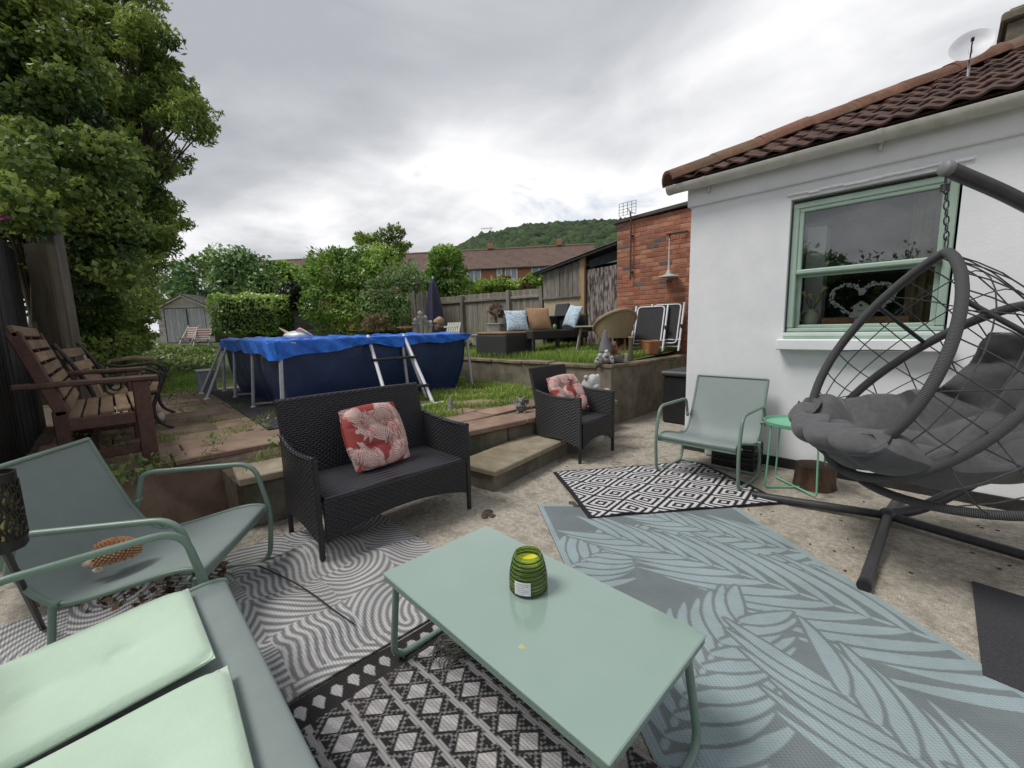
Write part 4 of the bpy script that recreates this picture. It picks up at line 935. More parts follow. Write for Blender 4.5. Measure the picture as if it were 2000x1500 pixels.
# ---------------------------------------------------------------- hanging egg chair
eg = thing('egg_chair', 'grey hanging egg chair with rope net and charcoal tufted cushion on a curved stand', 'hanging chair')
stm = pm('stand_steel', (.028, .028, .033), (.042, .042, .048), 20., .45, .05)
wrapm = bpy.data.materials.new('wrapped_rope'); wrapm.use_nodes = True; t = wrapm.node_tree; b_ = t.nodes['Principled BSDF']; b_.inputs['Roughness'].default_value = .6
uvn = nd(t, 'ShaderNodeUVMap', uv_map='metres'); sx_ = nd(t, 'ShaderNodeSeparateXYZ'); t.links.new(uvn.outputs[0], sx_.inputs[0])
w_ = _mth(t, 'SINE', _mth(t, 'MULTIPLY', sx_.outputs[0], 2*math.pi/.006)); mxn = nd(t, 'ShaderNodeMix', data_type='RGBA'); mxn.inputs[6].default_value = (.035, .035, .038, 1); mxn.inputs[7].default_value = (.125, .125, .13, 1)
t.links.new(_mth(t, 'MULTIPLY_ADD', w_, .5, .5), mxn.inputs[0]); t.links.new(mxn.outputs[2], b_.inputs['Base Color']); bpn = nd(t, 'ShaderNodeBump', inp={'Strength': .8, 'Distance': .003}); t.links.new(w_, bpn.inputs['Height']); t.links.new(bpn.outputs[0], b_.inputs['Normal'])
EF = Vector((-.8547, -.5182, 0)); EL = Vector((-.5182, .8547, 0))     # facing, far-side lateral
EO = Vector((1.68, -1.196, 0))                                       # below the apex
def E3(f, l, z): return EO+EF*f+EL*l+Vector((0, 0, z))
def ring(f0, z0, f1, z1, w, bow=.0, n=56, sq=1.0, sq0=.55, tear=False):
    """closed loop from its low front point to its high back point"""
    o = []
    for k in range(n):
        a = 2*math.pi*k/n; m_ = (1-math.cos(a))/2; l = w*math.sin(a)*(1-sq0*(m_-.40)) if sq == 1.0 else w*math.copysign(abs(math.sin(a))**sq, math.sin(a))
        l = l if not tear else math.copysign(w*2.32*m_**.5*(1-m_)**.75, math.sin(a)); bo = bow*math.sin(math.pi*m_); f = f0+(f1-f0)*m_; z = z0+(z1-z0)*m_
        dx, dz = (f1-f0), (z1-z0); L = math.hypot(dx, dz); o.append(E3(f+bo*dz/L, l, z-bo*dx/L))
    return o
def uv_tube(pts, r, n=10, closed=True):
    mb = MB(); mb.tube(pts, r, n, closed=closed); me = mb.mesh('ring', wrapm, 180)
    L = [0.]
    for i in range(1, len(pts)): L.append(L[-1]+(Vector(pts[i])-Vector(pts[i-1])).length)
    uvl = me.uv_layers.new(name='metres')
    tot = L[-1]
    for lp in me.loops:
        i = lp.vertex_index//n; uvl.data[lp.index].uv = (L[i], (lp.vertex_index % n)/n)
    return me
R1 = ring(.40, .565, -.02, 1.545, .435, .015, tear=True); R2 = ring(.33, .475, -.36, 1.29, .50, .0, sq0=.35); R3 = ring(.22, .41, -.64, .72, .52, -.04, sq0=.1)
for rr_, rad in ((R1, .0225), (R2, .0225), (R3, .020)): link('ring', uv_tube(rr_, rad), eg)
for s in (-1, 1):
    MB().tube([R1[28-s*9], R2[28-s*9]], .011, 8).build('brace', stm, eg, 60)
net = MB()
def lace(A, B, ks, sag=.03):
    for (a, b) in ks:
        p, q = A[a % 56], B[b % 56]; m_ = (p+q)/2; c = (EO+Vector((0, 0, .95))+EF*.0); d = (m_-c); d.normalize()
        net.tube([p, p.lerp(m_, .5)+d*sag*.7, m_+d*sag, m_.lerp(q, .5)+d*sag*.7, q], .0032, 5, cap=False)
lace(R1, R2, [(k, k) for k in range(6, 52, 2)]); lace(R1, R2, [(k, k+4) for k in range(8, 26, 6)]+[(k, k-4) for k in range(32, 50, 6)], .02)
lace(R2, R3, [(k, k) for k in range(8, 50, 3)], .06); lace(R2, R3, [(k, k+5) for k in range(10, 24, 3)]+[(k, k-5) for k in range(33, 47, 3)], .05)
for f_ in (.35, .7):        # horizontal runs of the net between the first two rings
    for sgn in (1, -1):
        net.tube([R1[28-sgn*k].lerp(R2[28-sgn*k], f_) for k in range(0, 23, 2)], .0030, 5, cap=False)
for f_ in (.3, .6):
    net.tube([R2[k].lerp(R3[k], f_)+(R2[k].lerp(R3[k], f_)-EO-Vector((0, 0, .95))).normalized()*.05 for k in range(8, 49, 2)], .0030, 5, cap=False)
net.build('rope_net', pm('dark_rope', (.035, .035, .038), (.06, .06, .065), 60., .7), eg, 60)
# tufted cushion following the bowl
cush = pm('charcoal_cushion', (.072, .071, .076), (.092, .091, .097), 30., .9, .25, 500., sheen=.15, dist=.001)
sec = bez([(.485, 0, .715), (.44, 0, .645), (.31, 0, .58), (.08, 0, .52), (-.20, 0, .545), (-.42, 0, .69), (-.53, 0, .93), (-.54, 0, 1.16)], 10)
def cushion_fn(side):
    def f(u, v):
        i = min(int(u*(len(sec)-1)), len(sec)-2); fr_ = u*(len(sec)-1)-i; p = sec[i].lerp(sec[i+1], fr_); tg = (sec[i+1]-sec[i]).normalized(); nr = Vector((tg.z, 0, -tg.x)); nr = nr if nr.z > 0 or nr.x > 0 else -nr
        if nr.z < -.2: nr = -nr
        vv = 2*v-1; w = .48*(1-.25*u**3)*(.80+.20*math.sin(math.pi*min(1, u*1.6+.12)))
        lift = ((.12+.22*min(1, u*2.0)) if vv > 0 else .11)*abs(vv)**2.1; l = w*vv*(1-.06*abs(vv))
        ed = max(0, 1-abs(vv)**9-abs(2*u-1)**24)**.45
        tuft = 0
        cu_, cv_ = u*5.6, (v)*4.0
        for a in range(7):
            for b in range(5):
                d2 = ((cu_-a-.1-.5*(b % 2))**2*1.1+(cv_-b-.02)**2); tuft += .75*math.exp(-d2/.022)+.34*math.exp(-d2/.16)
        pu = (.5-.5*math.cos(2*math.pi*(cu_+.10*math.sin(v*7))))**.40*(.5-.5*math.cos(2*math.pi*(cv_+.06*math.sin(u*9))))**.36
        th = ed*(.035+.088*pu)+.0015*math.sin(u*31+v*9)*math.sin(v*21+u*10)*ed
        q = p+nr*(lift*(.85-.45*max(0, u-.6)/.4)); base = E3(q.x, l, q.z); nn = (EF*nr.x+Vector((0, 0, nr.z)))
        return base+nn*(th if side > 0 else -ed*(.040+.035*pu))
    return f
cm = MB(); cm.sheet(cushion_fn(1), 150, 96); cm.sheet(cushion_fn(-1), 150, 96); cm.build('cushion', cush, eg, 180)
# chain, spring and hook
hk = D(1848, 345, 2.0); top = Vector(hk); ap_ = R1[28]+Vector((0, 0, .02))
chn = MB(); nl_ = 8
for k in range(nl_):
    c = top.lerp(ap_, (k+1.6)/(nl_+1.2)); a = math.pi/2*(k % 2)+.4; ux = Vector((math.cos(a), math.sin(a), 0)); sc = 1.5 if k == nl_-1 else 1.
    chn.tube([c+ux*(.009*sc*math.cos(q))+Vector((0, 0, .021*sc*math.sin(q))) for q in [2*math.pi*j/12 for j in range(12)]], .0032, 6, closed=True)
chn.build('chain', stm, eg, 60)
spg = MB(); spg.tube([top+Vector((.014*math.cos(a), .014*math.sin(a), -.03-.035*a/(2*math.pi*5))) for a in [2*math.pi*5*j/60 for j in range(61)]], .0035, 6); spg.tube([top+Vector((0, 0, .02)), top+Vector((0, 0, -.03))], .006, 6); spg.build('spring', stm, eg, 60)
# stand
hub = old(2.28, 2.40, .06); LF, FF = old(1.70, 2.81, .025), old(1.60, 1.765, .03); RL = old(2.92, 1.42, .03); BF = old(2.63, 2.70, .03)
pole = bez([tuple(hub), tuple(old(2.50, 2.37, .13)), tuple(old(2.78, 2.30, .40)), tuple(old(2.92, 2.20, .95)), tuple(old(2.80, 2.08, 1.42)), tuple(old(2.60, 2.04, 1.66)), tuple(old(2.36, 2.02, 1.785)), tuple(np.array(top)+[0, 0, .035])], 8)
MB().tube(pole, .030, 12, radii=[.032]*len(pole)).build('pole', stm, eg, 60)
MB().lathe([(.034, -.01), (.034, .012), (.028, .02), (.001, .022)], 16, tuple(np.array(top)+[0, 0, .035]), Matrix.Rotation(R(-135), 3, 'Z') @ Matrix.Rotation(R(85), 3, 'Y')).build('pole_cap', pm('cap_grey', (.16, .16, .17), (.2, .2, .21), 9., .5), eg, 60)
for e_ in (LF, FF, RL, BF):
    a = Vector(hub)-Vector((0, 0, .01)); b = Vector(e_); MB().tube([a, b], .026, 12).build('stand_leg', stm, eg, 60); d = (b-a).normalized(); MB().tube([b-d*.02, b+d*.012], .0285, 12).build('foot_cap', blk_p, eg, 60)
MB().blob(tuple(hub), (.045, .045, .038), 2).build('hub', stm, eg, 60)
# ================================================================ TERRACE
# ---------------------------------------------------------------- frame pool
pool = thing('frame_pool', 'navy above-ground frame pool under a crinkled blue cover', 'pool')
PR = .80                               # rim height above the terrace
FLc, FRc, BRc, BLc = [np.array(q) for q in ((-2.95, -2.80), (-3.30, -.12), (-6.40, .05), (-6.15, -2.72))]
pcen = (FLc+FRc+BRc+BLc)/4
liner = pm('navy_liner', (.009, .026, .086), (.015, .041, .125), 2.5, .38, .25, 9., dist=.05)
def pool_pt(u, v, inset0=.0):
    """u 0..4 around, v 0 bottom..1 top"""
    cs = [FLc, FRc, BRc, BLc, FLc]; i = min(int(u), 3); f = u-i; p = cs[i]*(1-f)+cs[i+1]*f
    ins = .17*(1-v)**1.1+.05*math.sin(math.pi*v)*-.6; d = pcen-p; p = p+d/np.linalg.norm(d)*(ins+.03); 
    bul = .035*math.sin(math.pi*min(1, max(0, f)))*math.sin(math.pi*v)
    rip = .014*math.sin(f*23+v*3+1.5*math.sin(f*9))*(1-.6*v)+.009*math.sin(f*51+4*v)*v
    p = p-d/np.linalg.norm(d)*(bul+rip); return (p[0], p[1], ZT+.01+PR*.97*v)
MB().sheet(lambda u, v: pool_pt(u*4, v), 200, 14).build('liner', liner, pool, 180)
MB().add([(*(q+(pcen-q)*.03), ZT+.62) for q in (FLc, FRc, BRc, BLc)], [(0, 1, 2, 3)]).build('water', pm('pool_water', (.05, .12, .2), (.06, .14, .22), 3., .05), pool)
steel = pm('grey_pool_tube', (.40, .42, .46), (.46, .48, .52), 14., .4); whitep = pm('white_tube', (.62, .62, .66), (.7, .7, .73), 14., .4, c3=(.5, .5, .52))
rimt = MB()
for a, b in ((FLc, FRc), (FRc, BRc), (BRc, BLc), (BLc, FLc)): rimt.tube([(*a, ZT+PR), (*b, ZT+PR)], .024, 10)
rimt.build('rim_tube', steel, pool, 60)
def pool_leg(top, foot):
    MB().tube([(*top, ZT+PR-.01), (*foot, ZT+.015)], .020, 10).build('leg', steel, pool, 60)
    MB().lathe([(.045, 0), (.045, .008), (.024, .03), (.001, .03)], 14, (*foot, ZT)).build('foot', pm('foot_cap', (.5, .5, .5), (.55, .55, .55), 9., .5), pool, 40)
sid = (BLc-FLc)
for f, off in ((.36, -.10), (.72, -.10)):
    p = FLc+sid*f; pool_leg(p, p+np.array([0, -.06]))
    MB().tube([(p[0], p[1]-.04, ZT+.05), (p[0], p[1]+.30, ZT+.03)], .014, 8).build('strut', steel, pool, 60)
pool_leg(FLc+np.array([.0, .02]), FLc+np.array([.03, -.03])); pool_leg(FRc, FRc+np.array([.02, .06])); pool_leg(BLc, BLc+np.array([-.05, -.05]))
pool_leg(FLc+sid*.86, np.array([-5.50, -3.10])); pool_leg(FLc+sid*.99, np.array([-6.27, -3.06]))
m_ = FLc*.44+FRc*.56; pool_leg(m_+np.array([.01, 0]), m_+np.array([.10, .0]))
MB().tube([(m_[0]+.02, m_[1]+.03, ZT+PR-.05), (m_[0]+.30, m_[1]+.13, ZT+.03)], .016, 8).build('strut', steel, pool, 60)
# crinkled cover hanging over the rim
cov = bpy.data.materials.new('blue_tarpaulin'); cov.use_nodes = True
cov = pm('blue_tarpaulin', (.008, .10, .55), (.02, .20, .80), 9., .3, .5, 30., dist=.02)
def cover_fn(u, v):
    cs = [BLc, FLc, FRc, BRc, BLc]; k = u*4; i = min(int(k), 3); f = k-i; p = cs[i]*(1-f)+cs[i+1]*f; d = (pcen-p)/np.linalg.norm(pcen-p)
    dr = .080+.012*math.sin(k*9)+.018*math.sin(k*21+1)
    if i == 0: dr += .05*math.sin(math.pi*f)+.08*(f > .7)*(f-.7)/.3
    if i == 1: dr += .09*max(0, 1-f*3.2)-.02*math.exp(-((f-.42)/.06)**2)
    cr_ = .012*math.sin(k*37+v*7)+.008*math.sin(k*71+v*13)+.006*math.sin(k*113+v*29)
    if v < .45: t_ = v/.45; q = p-d*(.048+cr_); z = ZT+PR-dr*(1-t_)+.035*t_
    else: t_ = (v-.45)/.55; q = p+d*(t_*.9-.03); z = ZT+PR+.037-.03*t_+cr_*.9+.012*math.sin(k*15+t_*9)
    return (q[0], q[1], z)
MB().sheet(cover_fn, 300, 16).build('cover', cov, pool, 180)
MB().add([(*(q+(pcen-q)*.35), ZT+PR-.03) for q in (FLc, FRc, BRc, BLc)], [(0, 1, 2, 3)]).build('cover_middle', cov, pool)
cords = MB()
for f in (.15, .5, .8): p = FLc+sid*f; cords.tube([(p[0], p[1]-.04, ZT+PR-.06), (p[0]+.02, p[1]-.06, ZT+PR-.20), (p[0]+.01, p[1]-.05, ZT+PR-.32)], .004, 5)
cords.build('tie_cord', pm('tie_dark', (.05, .05, .06), (.2, .2, .2), 30.), pool)
# pool mat
MB().box((-4.52, -2.52, ZT+.012), (3.85, .95, .014), .004, RZ(R(-1.5))).build('pool_mat', pm('mat_dark', (.022, .022, .026), (.04, .04, .045), 15., .85, .4), label='dark foam ground mat under the pool legs', cat='mat')
# ladder
ld = thing('pool_ladder', 'white A-frame pool ladder with two black treads against the pool', 'ladder')
for y0, y1 in ((-1.74, -1.90), (-1.26, -1.34)):
    a = Vector((-3.17, y0, ZT+PR+.045)); b = Vector((-2.42, y1, ZT+.02)); MB().tube([a, b], .021, 10).build('rail', whitep, ld, 60)
for f in (.34, .74):
    a = Vector((-3.17, -1.74, ZT+PR+.045)).lerp(Vector((-2.42, -1.90, ZT+.02)), f); b = Vector((-3.17, -1.26, ZT+PR+.045)).lerp(Vector((-2.42, -1.34, ZT+.02)), f)
    MB().bar(a-Vector((0, .03, 0)), b+Vector((0, .03, 0)), .10, .032, .008).build('tread', blk_p, ld)
MB().tube([(-2.42, -1.92, ZT+.025), (-2.42, -1.20, ZT+.025)], .019, 10).build('foot_bar', whitep, ld, 60)
# inflatable on the cover
fl = thing('pool_inflatable', 'rainbow and white inflatable lying on the pool cover', 'inflatable', tuple(D(580, 640, 5.1)*[1, 1, 0]+np.array([0, 0, ZT+PR+.02])), R(45))
cols = [(.75, .35, .55), (.8, .45, .12), (.75, .7, .15), (.25, .6, .2), (.15, .35, .7), (.45, .2, .6)]
MB().blob((0, 0, .045), (.17, .12, .06), 3, .05).build('body', pm('vinyl_white', (.72, .72, .76), (.76, .76, .8), 4., .25), fl, 180)
for k, c in enumerate(cols): MB().tube(bez([(.02+.012*k, -.05, .10), (.07+.02*k, -.06, .13-.012*k), (.15+.012*k, -.06, .08-.008*k)], 6), .014, 8).build('mane', pm('vinyl_%d' % k, c, c, 4., .25), fl, 60)
MB().tube([(-.10, 0, .07), (-.22, .0, .15)], .02, 8, radii=[.024, .005]).build('horn', pm('vinyl_gold', (.6, .45, .25), (.65, .5, .3), 4., .3), fl, 60)
# pump box
pb = thing('pump_box', 'pale grey pool filter box on the ground behind the pool legs', 'pump', (-6.42, -2.96, ZT))
MB().box((0, 0, .17), (.28, .22, .34), .02).build('body', pm('pump_grey', (.20, .22, .25), (.25, .27, .3), 6., .5), pb); MB().box((0, 0, .35), (.30, .24, .03), .01).build('lid', pm('pump_lid', (.3, .32, .35), (.34, .36, .39), 6., .5), pb)

# ---------------------------------------------------------------- timber bench (left)
bn = thing('garden_bench', 'reddish-brown slatted timber garden bench in front of the black fence', 'bench', (-2.17, -3.90, ZT), 0)
bwood = pm('bench_wood', (.062, .029, .021), (.105, .052, .037), 3., .6, .25, 40., stretch=(1.2, 9, 9), rand=.2, c3=(.06, .022, .018))
slatw = pm('bench_slat', (.20, .125, .07), (.30, .205, .12), 3., .75, .3, 40., stretch=(1.2, 9, 9), rand=.22, c3=(.15, .09, .055))
BL = 1.17                              # along -X
def bx(mb, x0, x1, y0, y1, z0, z1, b=.006): return mb.box(((x0+x1)/2, (y0+y1)/2, (z0+z1)/2), (abs(x1-x0), abs(y1-y0), z1-z0), b)
for x in (0, -BL):
    bx(MB(), x-.035, x+.035, -.045, .045, 0, .60).build('leg', bwood, bn)
    MB().bar((x, -.40, 0), (x, -.40, .45), .06, .07, .006, (0, 1, 0)).build('leg', bwood, bn)
    MB().bar((x, -.385, .42), (x, -.535, .95), .06, .065, .006, (0, 1, 0)).build('back_post', bwood, bn)
    bx(MB(), x-.045, x+.045, -.58, .10, .60, .635, .008).build('arm', bwood, bn)
    bx(MB(), x-.025, x+.025, -.40, -.045, .10, .16).build('side_rail', bwood, bn); bx(MB(), x-.02, x+.02, -.40, -.045, .31, .39).build('side_rail', bwood, bn)
for k in range(5): y = -.02-.083*k; MB().box((0, 0, 0), (BL-.05, .070, .022), .004).build('seat_slat', slatw, bn, loc=(-BL/2, y, .415-.008*k), rot=(.05, 0, 0))
bx(MB(), -BL+.035, -.035, .005, .035, .30, .40).build('front_rail', bwood, bn)
bx(MB(), -BL+.035, -.035, -.30, -.26, .08, .14).build('stretcher', bwood, bn)
for k in range(6):
    t_ = k/5; y = -.375-.12*t_*1.0; z = .47+.40*t_
    for (xa, xb) in ((-.035, -BL/2+.025), (-BL/2-.025, -BL+.035)): MB().box((0, 0, 0), (abs(xb-xa)-.004, .020, .062), .004).build('back_slat', slatw, bn, loc=((xa+xb)/2, y+.012, z), rot=(.28, 0, 0))
MB().bar((-BL/2, -.39, .45), (-BL/2, -.53, .93), .045, .03, .005, (0, 1, 0)).build('back_post', bwood, bn)
MB().box((0, 0, 0), (BL+.06, .03, .07), .006).build('top_rail', slatw, bn, loc=(-BL/2, -.53, .955), rot=(.28, 0, 0))
# cast-iron bench behind
ib = thing('iron_bench', 'old bench with scrolled black cast-iron ends beyond the timber bench', 'bench', (-3.55, -3.75, ZT), R(-6))
def scroll(c, r, turns, a0, sgn, n=26): return [(0, c[0]+r*(1-.8*k/n)*math.cos(a0+sgn*2*math.pi*turns*k/n), c[1]+r*(1-.8*k/n)*math.sin(a0+sgn*2*math.pi*turns*k/n)) for k in range(n+1)]
for x in (0, -1.05):
    e_ = MB(); X = lambda pts: [(x, p[1], p[2]) for p in pts]
    e_.tube(bez([(x, .10, 0), (x, .0, .08), (x, -.03, .22), (x, .03, .40), (x, .05, .52), (x, -.05, .60), (x, -.30, .585), (x, -.46, .62)], 6), .016, 8)
    e_.tube(bez([(x, -.52, 0), (x, -.44, .12), (x, -.42, .36), (x, -.50, .62), (x, -.62, .86)], 6), .018, 8)
    e_.tube(bez([(x, .02, .37), (x, -.2, .34), (x, -.42, .36)], 6), .015, 8)
    for c, r, a0, sg in (((-.12, .46), .09, 1.5, 1), ((-.28, .46), .08, -1.5, -1), ((-.18, .20), .11, .3, 1), ((-.32, .22), .08, 2.8, -1), ((.03, .53), .06, 3.1, 1)): e_.tube(X(scroll(c, r, 1.5, a0, sg)), .009, 6)
    e_.build('iron_end', iron, ib, 60)
for k in range(4): MB().box((0, 0, 0), (1.08, .085, .022), .004).build('seat_slat', slatw, ib, loc=(-.525, -.02-.11*k, .385-.006*k))
for k in range(3): MB().box((0, 0, 0), (1.08, .02, .085), .004).build('back_slat', slatw, ib, loc=(-.525, -.49-.05*k, .52+.125*k), rot=(.36, 0, 0))
# litter by the iron bench: a small gnome
gn = thing('garden_gnome', 'small broken white and red garden ornament at the foot of the iron bench', 'ornament', tuple(G(312, 825, ZT)), 0)
MB().blob((0, 0, .05), (.05, .05, .06), 2, .1, 2).build('body', pm('gnome_white', (.5, .48, .44), (.6, .58, .55), 20., .7), gn, 60); MB().blob((.03, -.03, .02), (.04, .03, .02), 2, .1, 4).build('base', pm('gnome_red', (.28, .05, .06), (.35, .08, .08), 9.), gn, 60); MB().blob((-.0, .0, .14), (.03, .03, .045), 2, .1).build('head', pm('gnome_face', (.55, .42, .36), (.6, .5, .45), 9.), gn, 60)

# ---------------------------------------------------------------- statues
stone = pm('cast_stone', (.16, .155, .14), (.30, .29, .27), 22., .9, .7, 90., c3=(.12, .13, .10))
paleS = pm('pale_cast_stone', (.42, .42, .41), (.56, .56, .55), 22., .9, .6, 90., c3=(.34, .34, .33))
gq = G(1018, 806, ZT); Vw = math.atan2(-HF[1], -HF[0])
gg_ = thing('dragon_statue', 'squat grey stone dragon with ears on the terrace edge above the step', 'statue', (gq[0], gq[1], ZT), Vw)
MB().blob((0, 0, .055), (.05, .06, .055), 3, .05, 1).blob((.02, 0, .075), (.038, .042, .045), 2, .04).build('body', stone, gg_, 60)
MB().blob((.012, 0, .135), (.036, .032, .028), 3, .06, 3).blob((.05, 0, .128), (.024, .02, .015), 2).build('head', stone, gg_, 60)
for s in (-1, 1):
    MB().tube(bez([(.0, .022*s, .150), (-.01, .040*s, .162), (-.03, .065*s, .150)], 5), .012, 8, radii=[.012]*6+[.010, .008, .006, .004, .002]).build('ear', stone, gg_, 60)
    MB().tube(bez([(.015, .048*s, .10), (.045, .045*s, .075), (.05, .012*s, .08)], 5), .014, 8).build('arm', stone, gg_, 60)
    MB().blob((.045, .038*s, .014), (.032, .02, .015), 2).build('foot', stone, gg_, 60)
    MB().sheet(lambda u, v: (-.035-.03*u, s*(.03+.055*u), .06+.07*v*(1-.4*u)+.03*u), 4, 4, .008).build('wing', stone, gg_, 60)
sq_ = G(881, 800, ZT)
sg = thing('hooded_figurine', 'small grey pointed figurine on the paving behind the loveseat arm', 'figurine', (sq_[0], sq_[1], ZT), Vw)
MB().lathe([(.040, 0), (.042, .03), (.03, .06), (.022, .075), (.026, .09), (.018, .12), (.006, .15), (.001, .155)], 14, wob=lambda a, z: 1+.06*math.sin(3*a)).build('body', pm('fig_grey', (.17, .15, .16), (.25, .23, .24), 20., .8), sg, 60); MB().blob((.02, 0, .082), (.012, .014, .013), 2).build('face', pm('fig_face', (.3, .22, .2), (.35, .27, .25), 9.), sg, 60)
lq = np.array([-1.0, .08, 0])
li = thing('lion_statue', 'pale stone lion head statue behind the wicker armchair', 'statue', (-.90, -.30, 0), R(-20))
MB().lathe([(.13, 0), (.13, .10), (.10, .14), (.10, .44), (.15, .50), (.12, .53), (.001, .53)], 20).build('plinth', paleS, li, 40)
MB().blob((0, 0, .62), (.10, .10, .095), 3, .12, 5).build('head', paleS, li, 60)
MB().blob((.075, 0, .595), (.05, .045, .035), 2, .05).blob((.10, 0, .61), (.022, .026, .015), 2).build('muzzle', paleS, li, 60)
for s in (-1, 1): MB().blob((.0, .075*s, .695), (.03, .025, .028), 2).build('ear', paleS, li, 60); MB().blob((.07, .04*s, .64), (.016, .018, .012), 1).build('brow', paleS, li, 60); MB().blob((.04, .15*s, .535), (.07, .05, .03), 2, .1).build('paw', paleS, li, 60)

# ================================================================ UPPER LAWN
# ---------------------------------------------------------------- rattan corner sofa with cushions
dkr = rattan('charcoal_wicker', (.008, .008, .009), (.045, .044, .046), False, .016, .05)
so = thing('wicker_daybed', 'low charcoal wicker sofa with tan and blue cushions on the upper lawn', 'sofa', (-3.02, 1.15, zu(-3, 1.2)), R(-5))
# seat base runs along +Y; open front facing +X ; back at left (-X)
MB().box((-.36, .55, .32), (.72, 1.30, .16), .02).build('seat_base', dkr, so)
for (x, y) in ((-.02, -.06), (-.68, -.06), (-.02, .52), (-.02, 1.16), (-.68, 1.16)): MB().box((x, y, .12), (.05, .05, .26), .005).build('leg', dkr, so)
MB().box((-.70, .55, .48), (.09, 1.32, .36), .02).build('backrest', dkr, so)
MB().box((-.34, 1.26, .46), (.72, .10, .44), .02).build('arm', dkr, so)
MB().box((-.56, 1.20, .76), (.36, .07, .26), .02, RX(-.2)).build('head_panel', dkr, so)
ot = thing('wicker_footstool', 'charcoal wicker footstool with a flat brown pad at the end of the sofa', 'footstool', (-3.62, .98, zu(-3.6, .9)), R(-5))
MB().box((0, 0, .19), (.86, .66, .34), .02).build('base', dkr, ot); MB().box((0, 0, .385), (.84, .64, .05), .02).build('pad', pm('brown_pad', (.20, .12, .07), (.26, .16, .10), 6., .85), ot)
def pillow(name, label, loc, rot, sz, th, mat, pat=None):
    n = 40; u, v = np.meshgrid(np.linspace(-1, 1, n+1), np.linspace(-1, 1, n+1), indexing='ij'); u = u.ravel(); v = v.ravel()
    h = th*.5*np.clip((1-u**2)*(1-v**2), 0, 1)**.45+.002; pin = 1-.07*(1-u**2)*(np.abs(v)**2); pin2 = 1-.07*(1-v**2)*(np.abs(u)**2)
    x = u*sz/2*pin2; y = v*sz/2*pin; V = np.concatenate([np.column_stack([x, y, h]), np.column_stack([x, y, -h])]); K = (n+1)**2
    i, j = np.meshgrid(np.arange(n), np.arange(n), indexing='ij'); a = (i*(n+1)+j).ravel(); F = np.column_stack([a, a+n+1, a+n+2, a+1]); F = np.concatenate([F, F[:, ::-1]+K])
    return link(name, np_mesh(name, V, F, mat), None, loc, rot, label, 'cushion')
bluec = pm('blue_leaf_print', (.55, .62, .68), (.24, .40, .52), 28., .85, contrast=(.46, .56)); tanc = pm('tan_cloth', (.34, .20, .105), (.40, .25, .14), 8., .9, .2, 300.)
zs = zu(-3, 1)
pillow('blue_cushion', 'pale blue leaf-print cushion at the left end of the lawn sofa', (-3.42, 1.08, zs+.58), (R(0), R(62), R(-30)), .40, .14, bluec)
pillow('tan_cushion', 'large tan cushion in the middle of the lawn sofa', (-3.32, 1.55, zs+.60), (R(0), R(68), R(-25)), .44, .16, tanc)
pillow('blue_cushion', 'pale blue leaf-print cushion propped at the right end of the lawn sofa', (-3.05, 2.17, zs+.64), (R(68), R(6), R(-20)), .42, .14, bluec)
MB().blob((0, 0, .05), (.035, .035, .05), 2, .1).build('green_jar', pm('jar_green', (.16, .24, .09), (.22, .3, .12), 9., .3), loc=(-3.02, 1.62, zs+.40), label='small green rounded pot on the front of the lawn sofa', cat='pot')

# ---------------------------------------------------------------- table, wicker chair, recliners
ta = thing('patio_table', 'old grey-topped outdoor table with angled legs on the upper lawn', 'table', (-2.25, 2.02, zu(-2.3, 2)), R(6))
gt = pm('table_grey', (.26, .25, .22), (.34, .33, .30), 6., .8, .2)
MB().box((0, 0, .42), (.62, 1.10, .025), .006).build('top', gt, ta)
for s in (-1, 1):
    for s2 in (-1, 1): MB().bar((s*.22, s2*.42, .41), (s*.26, s2*.50, 0), .035, .035, .005).build('leg', gt, ta)
    MB().box((s*.22, 0, .37), (.02, .84, .07), .004).build('apron', gt, ta)
wc = thing('wicker_tub_chair', 'honey coloured wicker tub chair with rounded back seen from the side', 'chair', (-1.90, 1.72, zu(-1.9, 1.7)), R(150))
honey = rattan('honey_wicker', (.20, .14, .075), (.46, .35, .21), False, .012, .03)
def tub(u, v):
    a = R(-115)+R(230)*u; b = abs(2*u-1); top_ = .66-.30*b**1.6; r_ = .23+.09*v*(1-.3*b); return (-.02-r_*math.cos(a)*1.0, r_*math.sin(a)*1.05, .24+(top_-.24)*v)
MB().sheet(tub, 30, 10, .025).build('shell', honey, wc, 60)
MB().tube([tub(k/30, 1.0) for k in range(31)], .030, 8).build('top_roll', honey, wc, 60)
MB().lathe([(.001, .30), (.20, .31), (.24, .28), (.24, .24), (.001, .24)], 24).build('seat', honey, wc, 40)
for k in range(4): a = R(45+90*k); MB().bar((.17*math.cos(a), .17*math.sin(a), .25), (.20*math.cos(a), .20*math.sin(a), 0), .03, .03, .006).build('leg', pm('wicker_leg', (.24, .15, .08), (.32, .21, .12), 9.), wc)
meshf = pm('black_mesh', (.014, .014, .016), (.026, .026, .03), 60., .8, .3, 300.); lf_w = pm('lounger_frame', (.58, .59, .62), (.66, .67, .69), 14., .35)
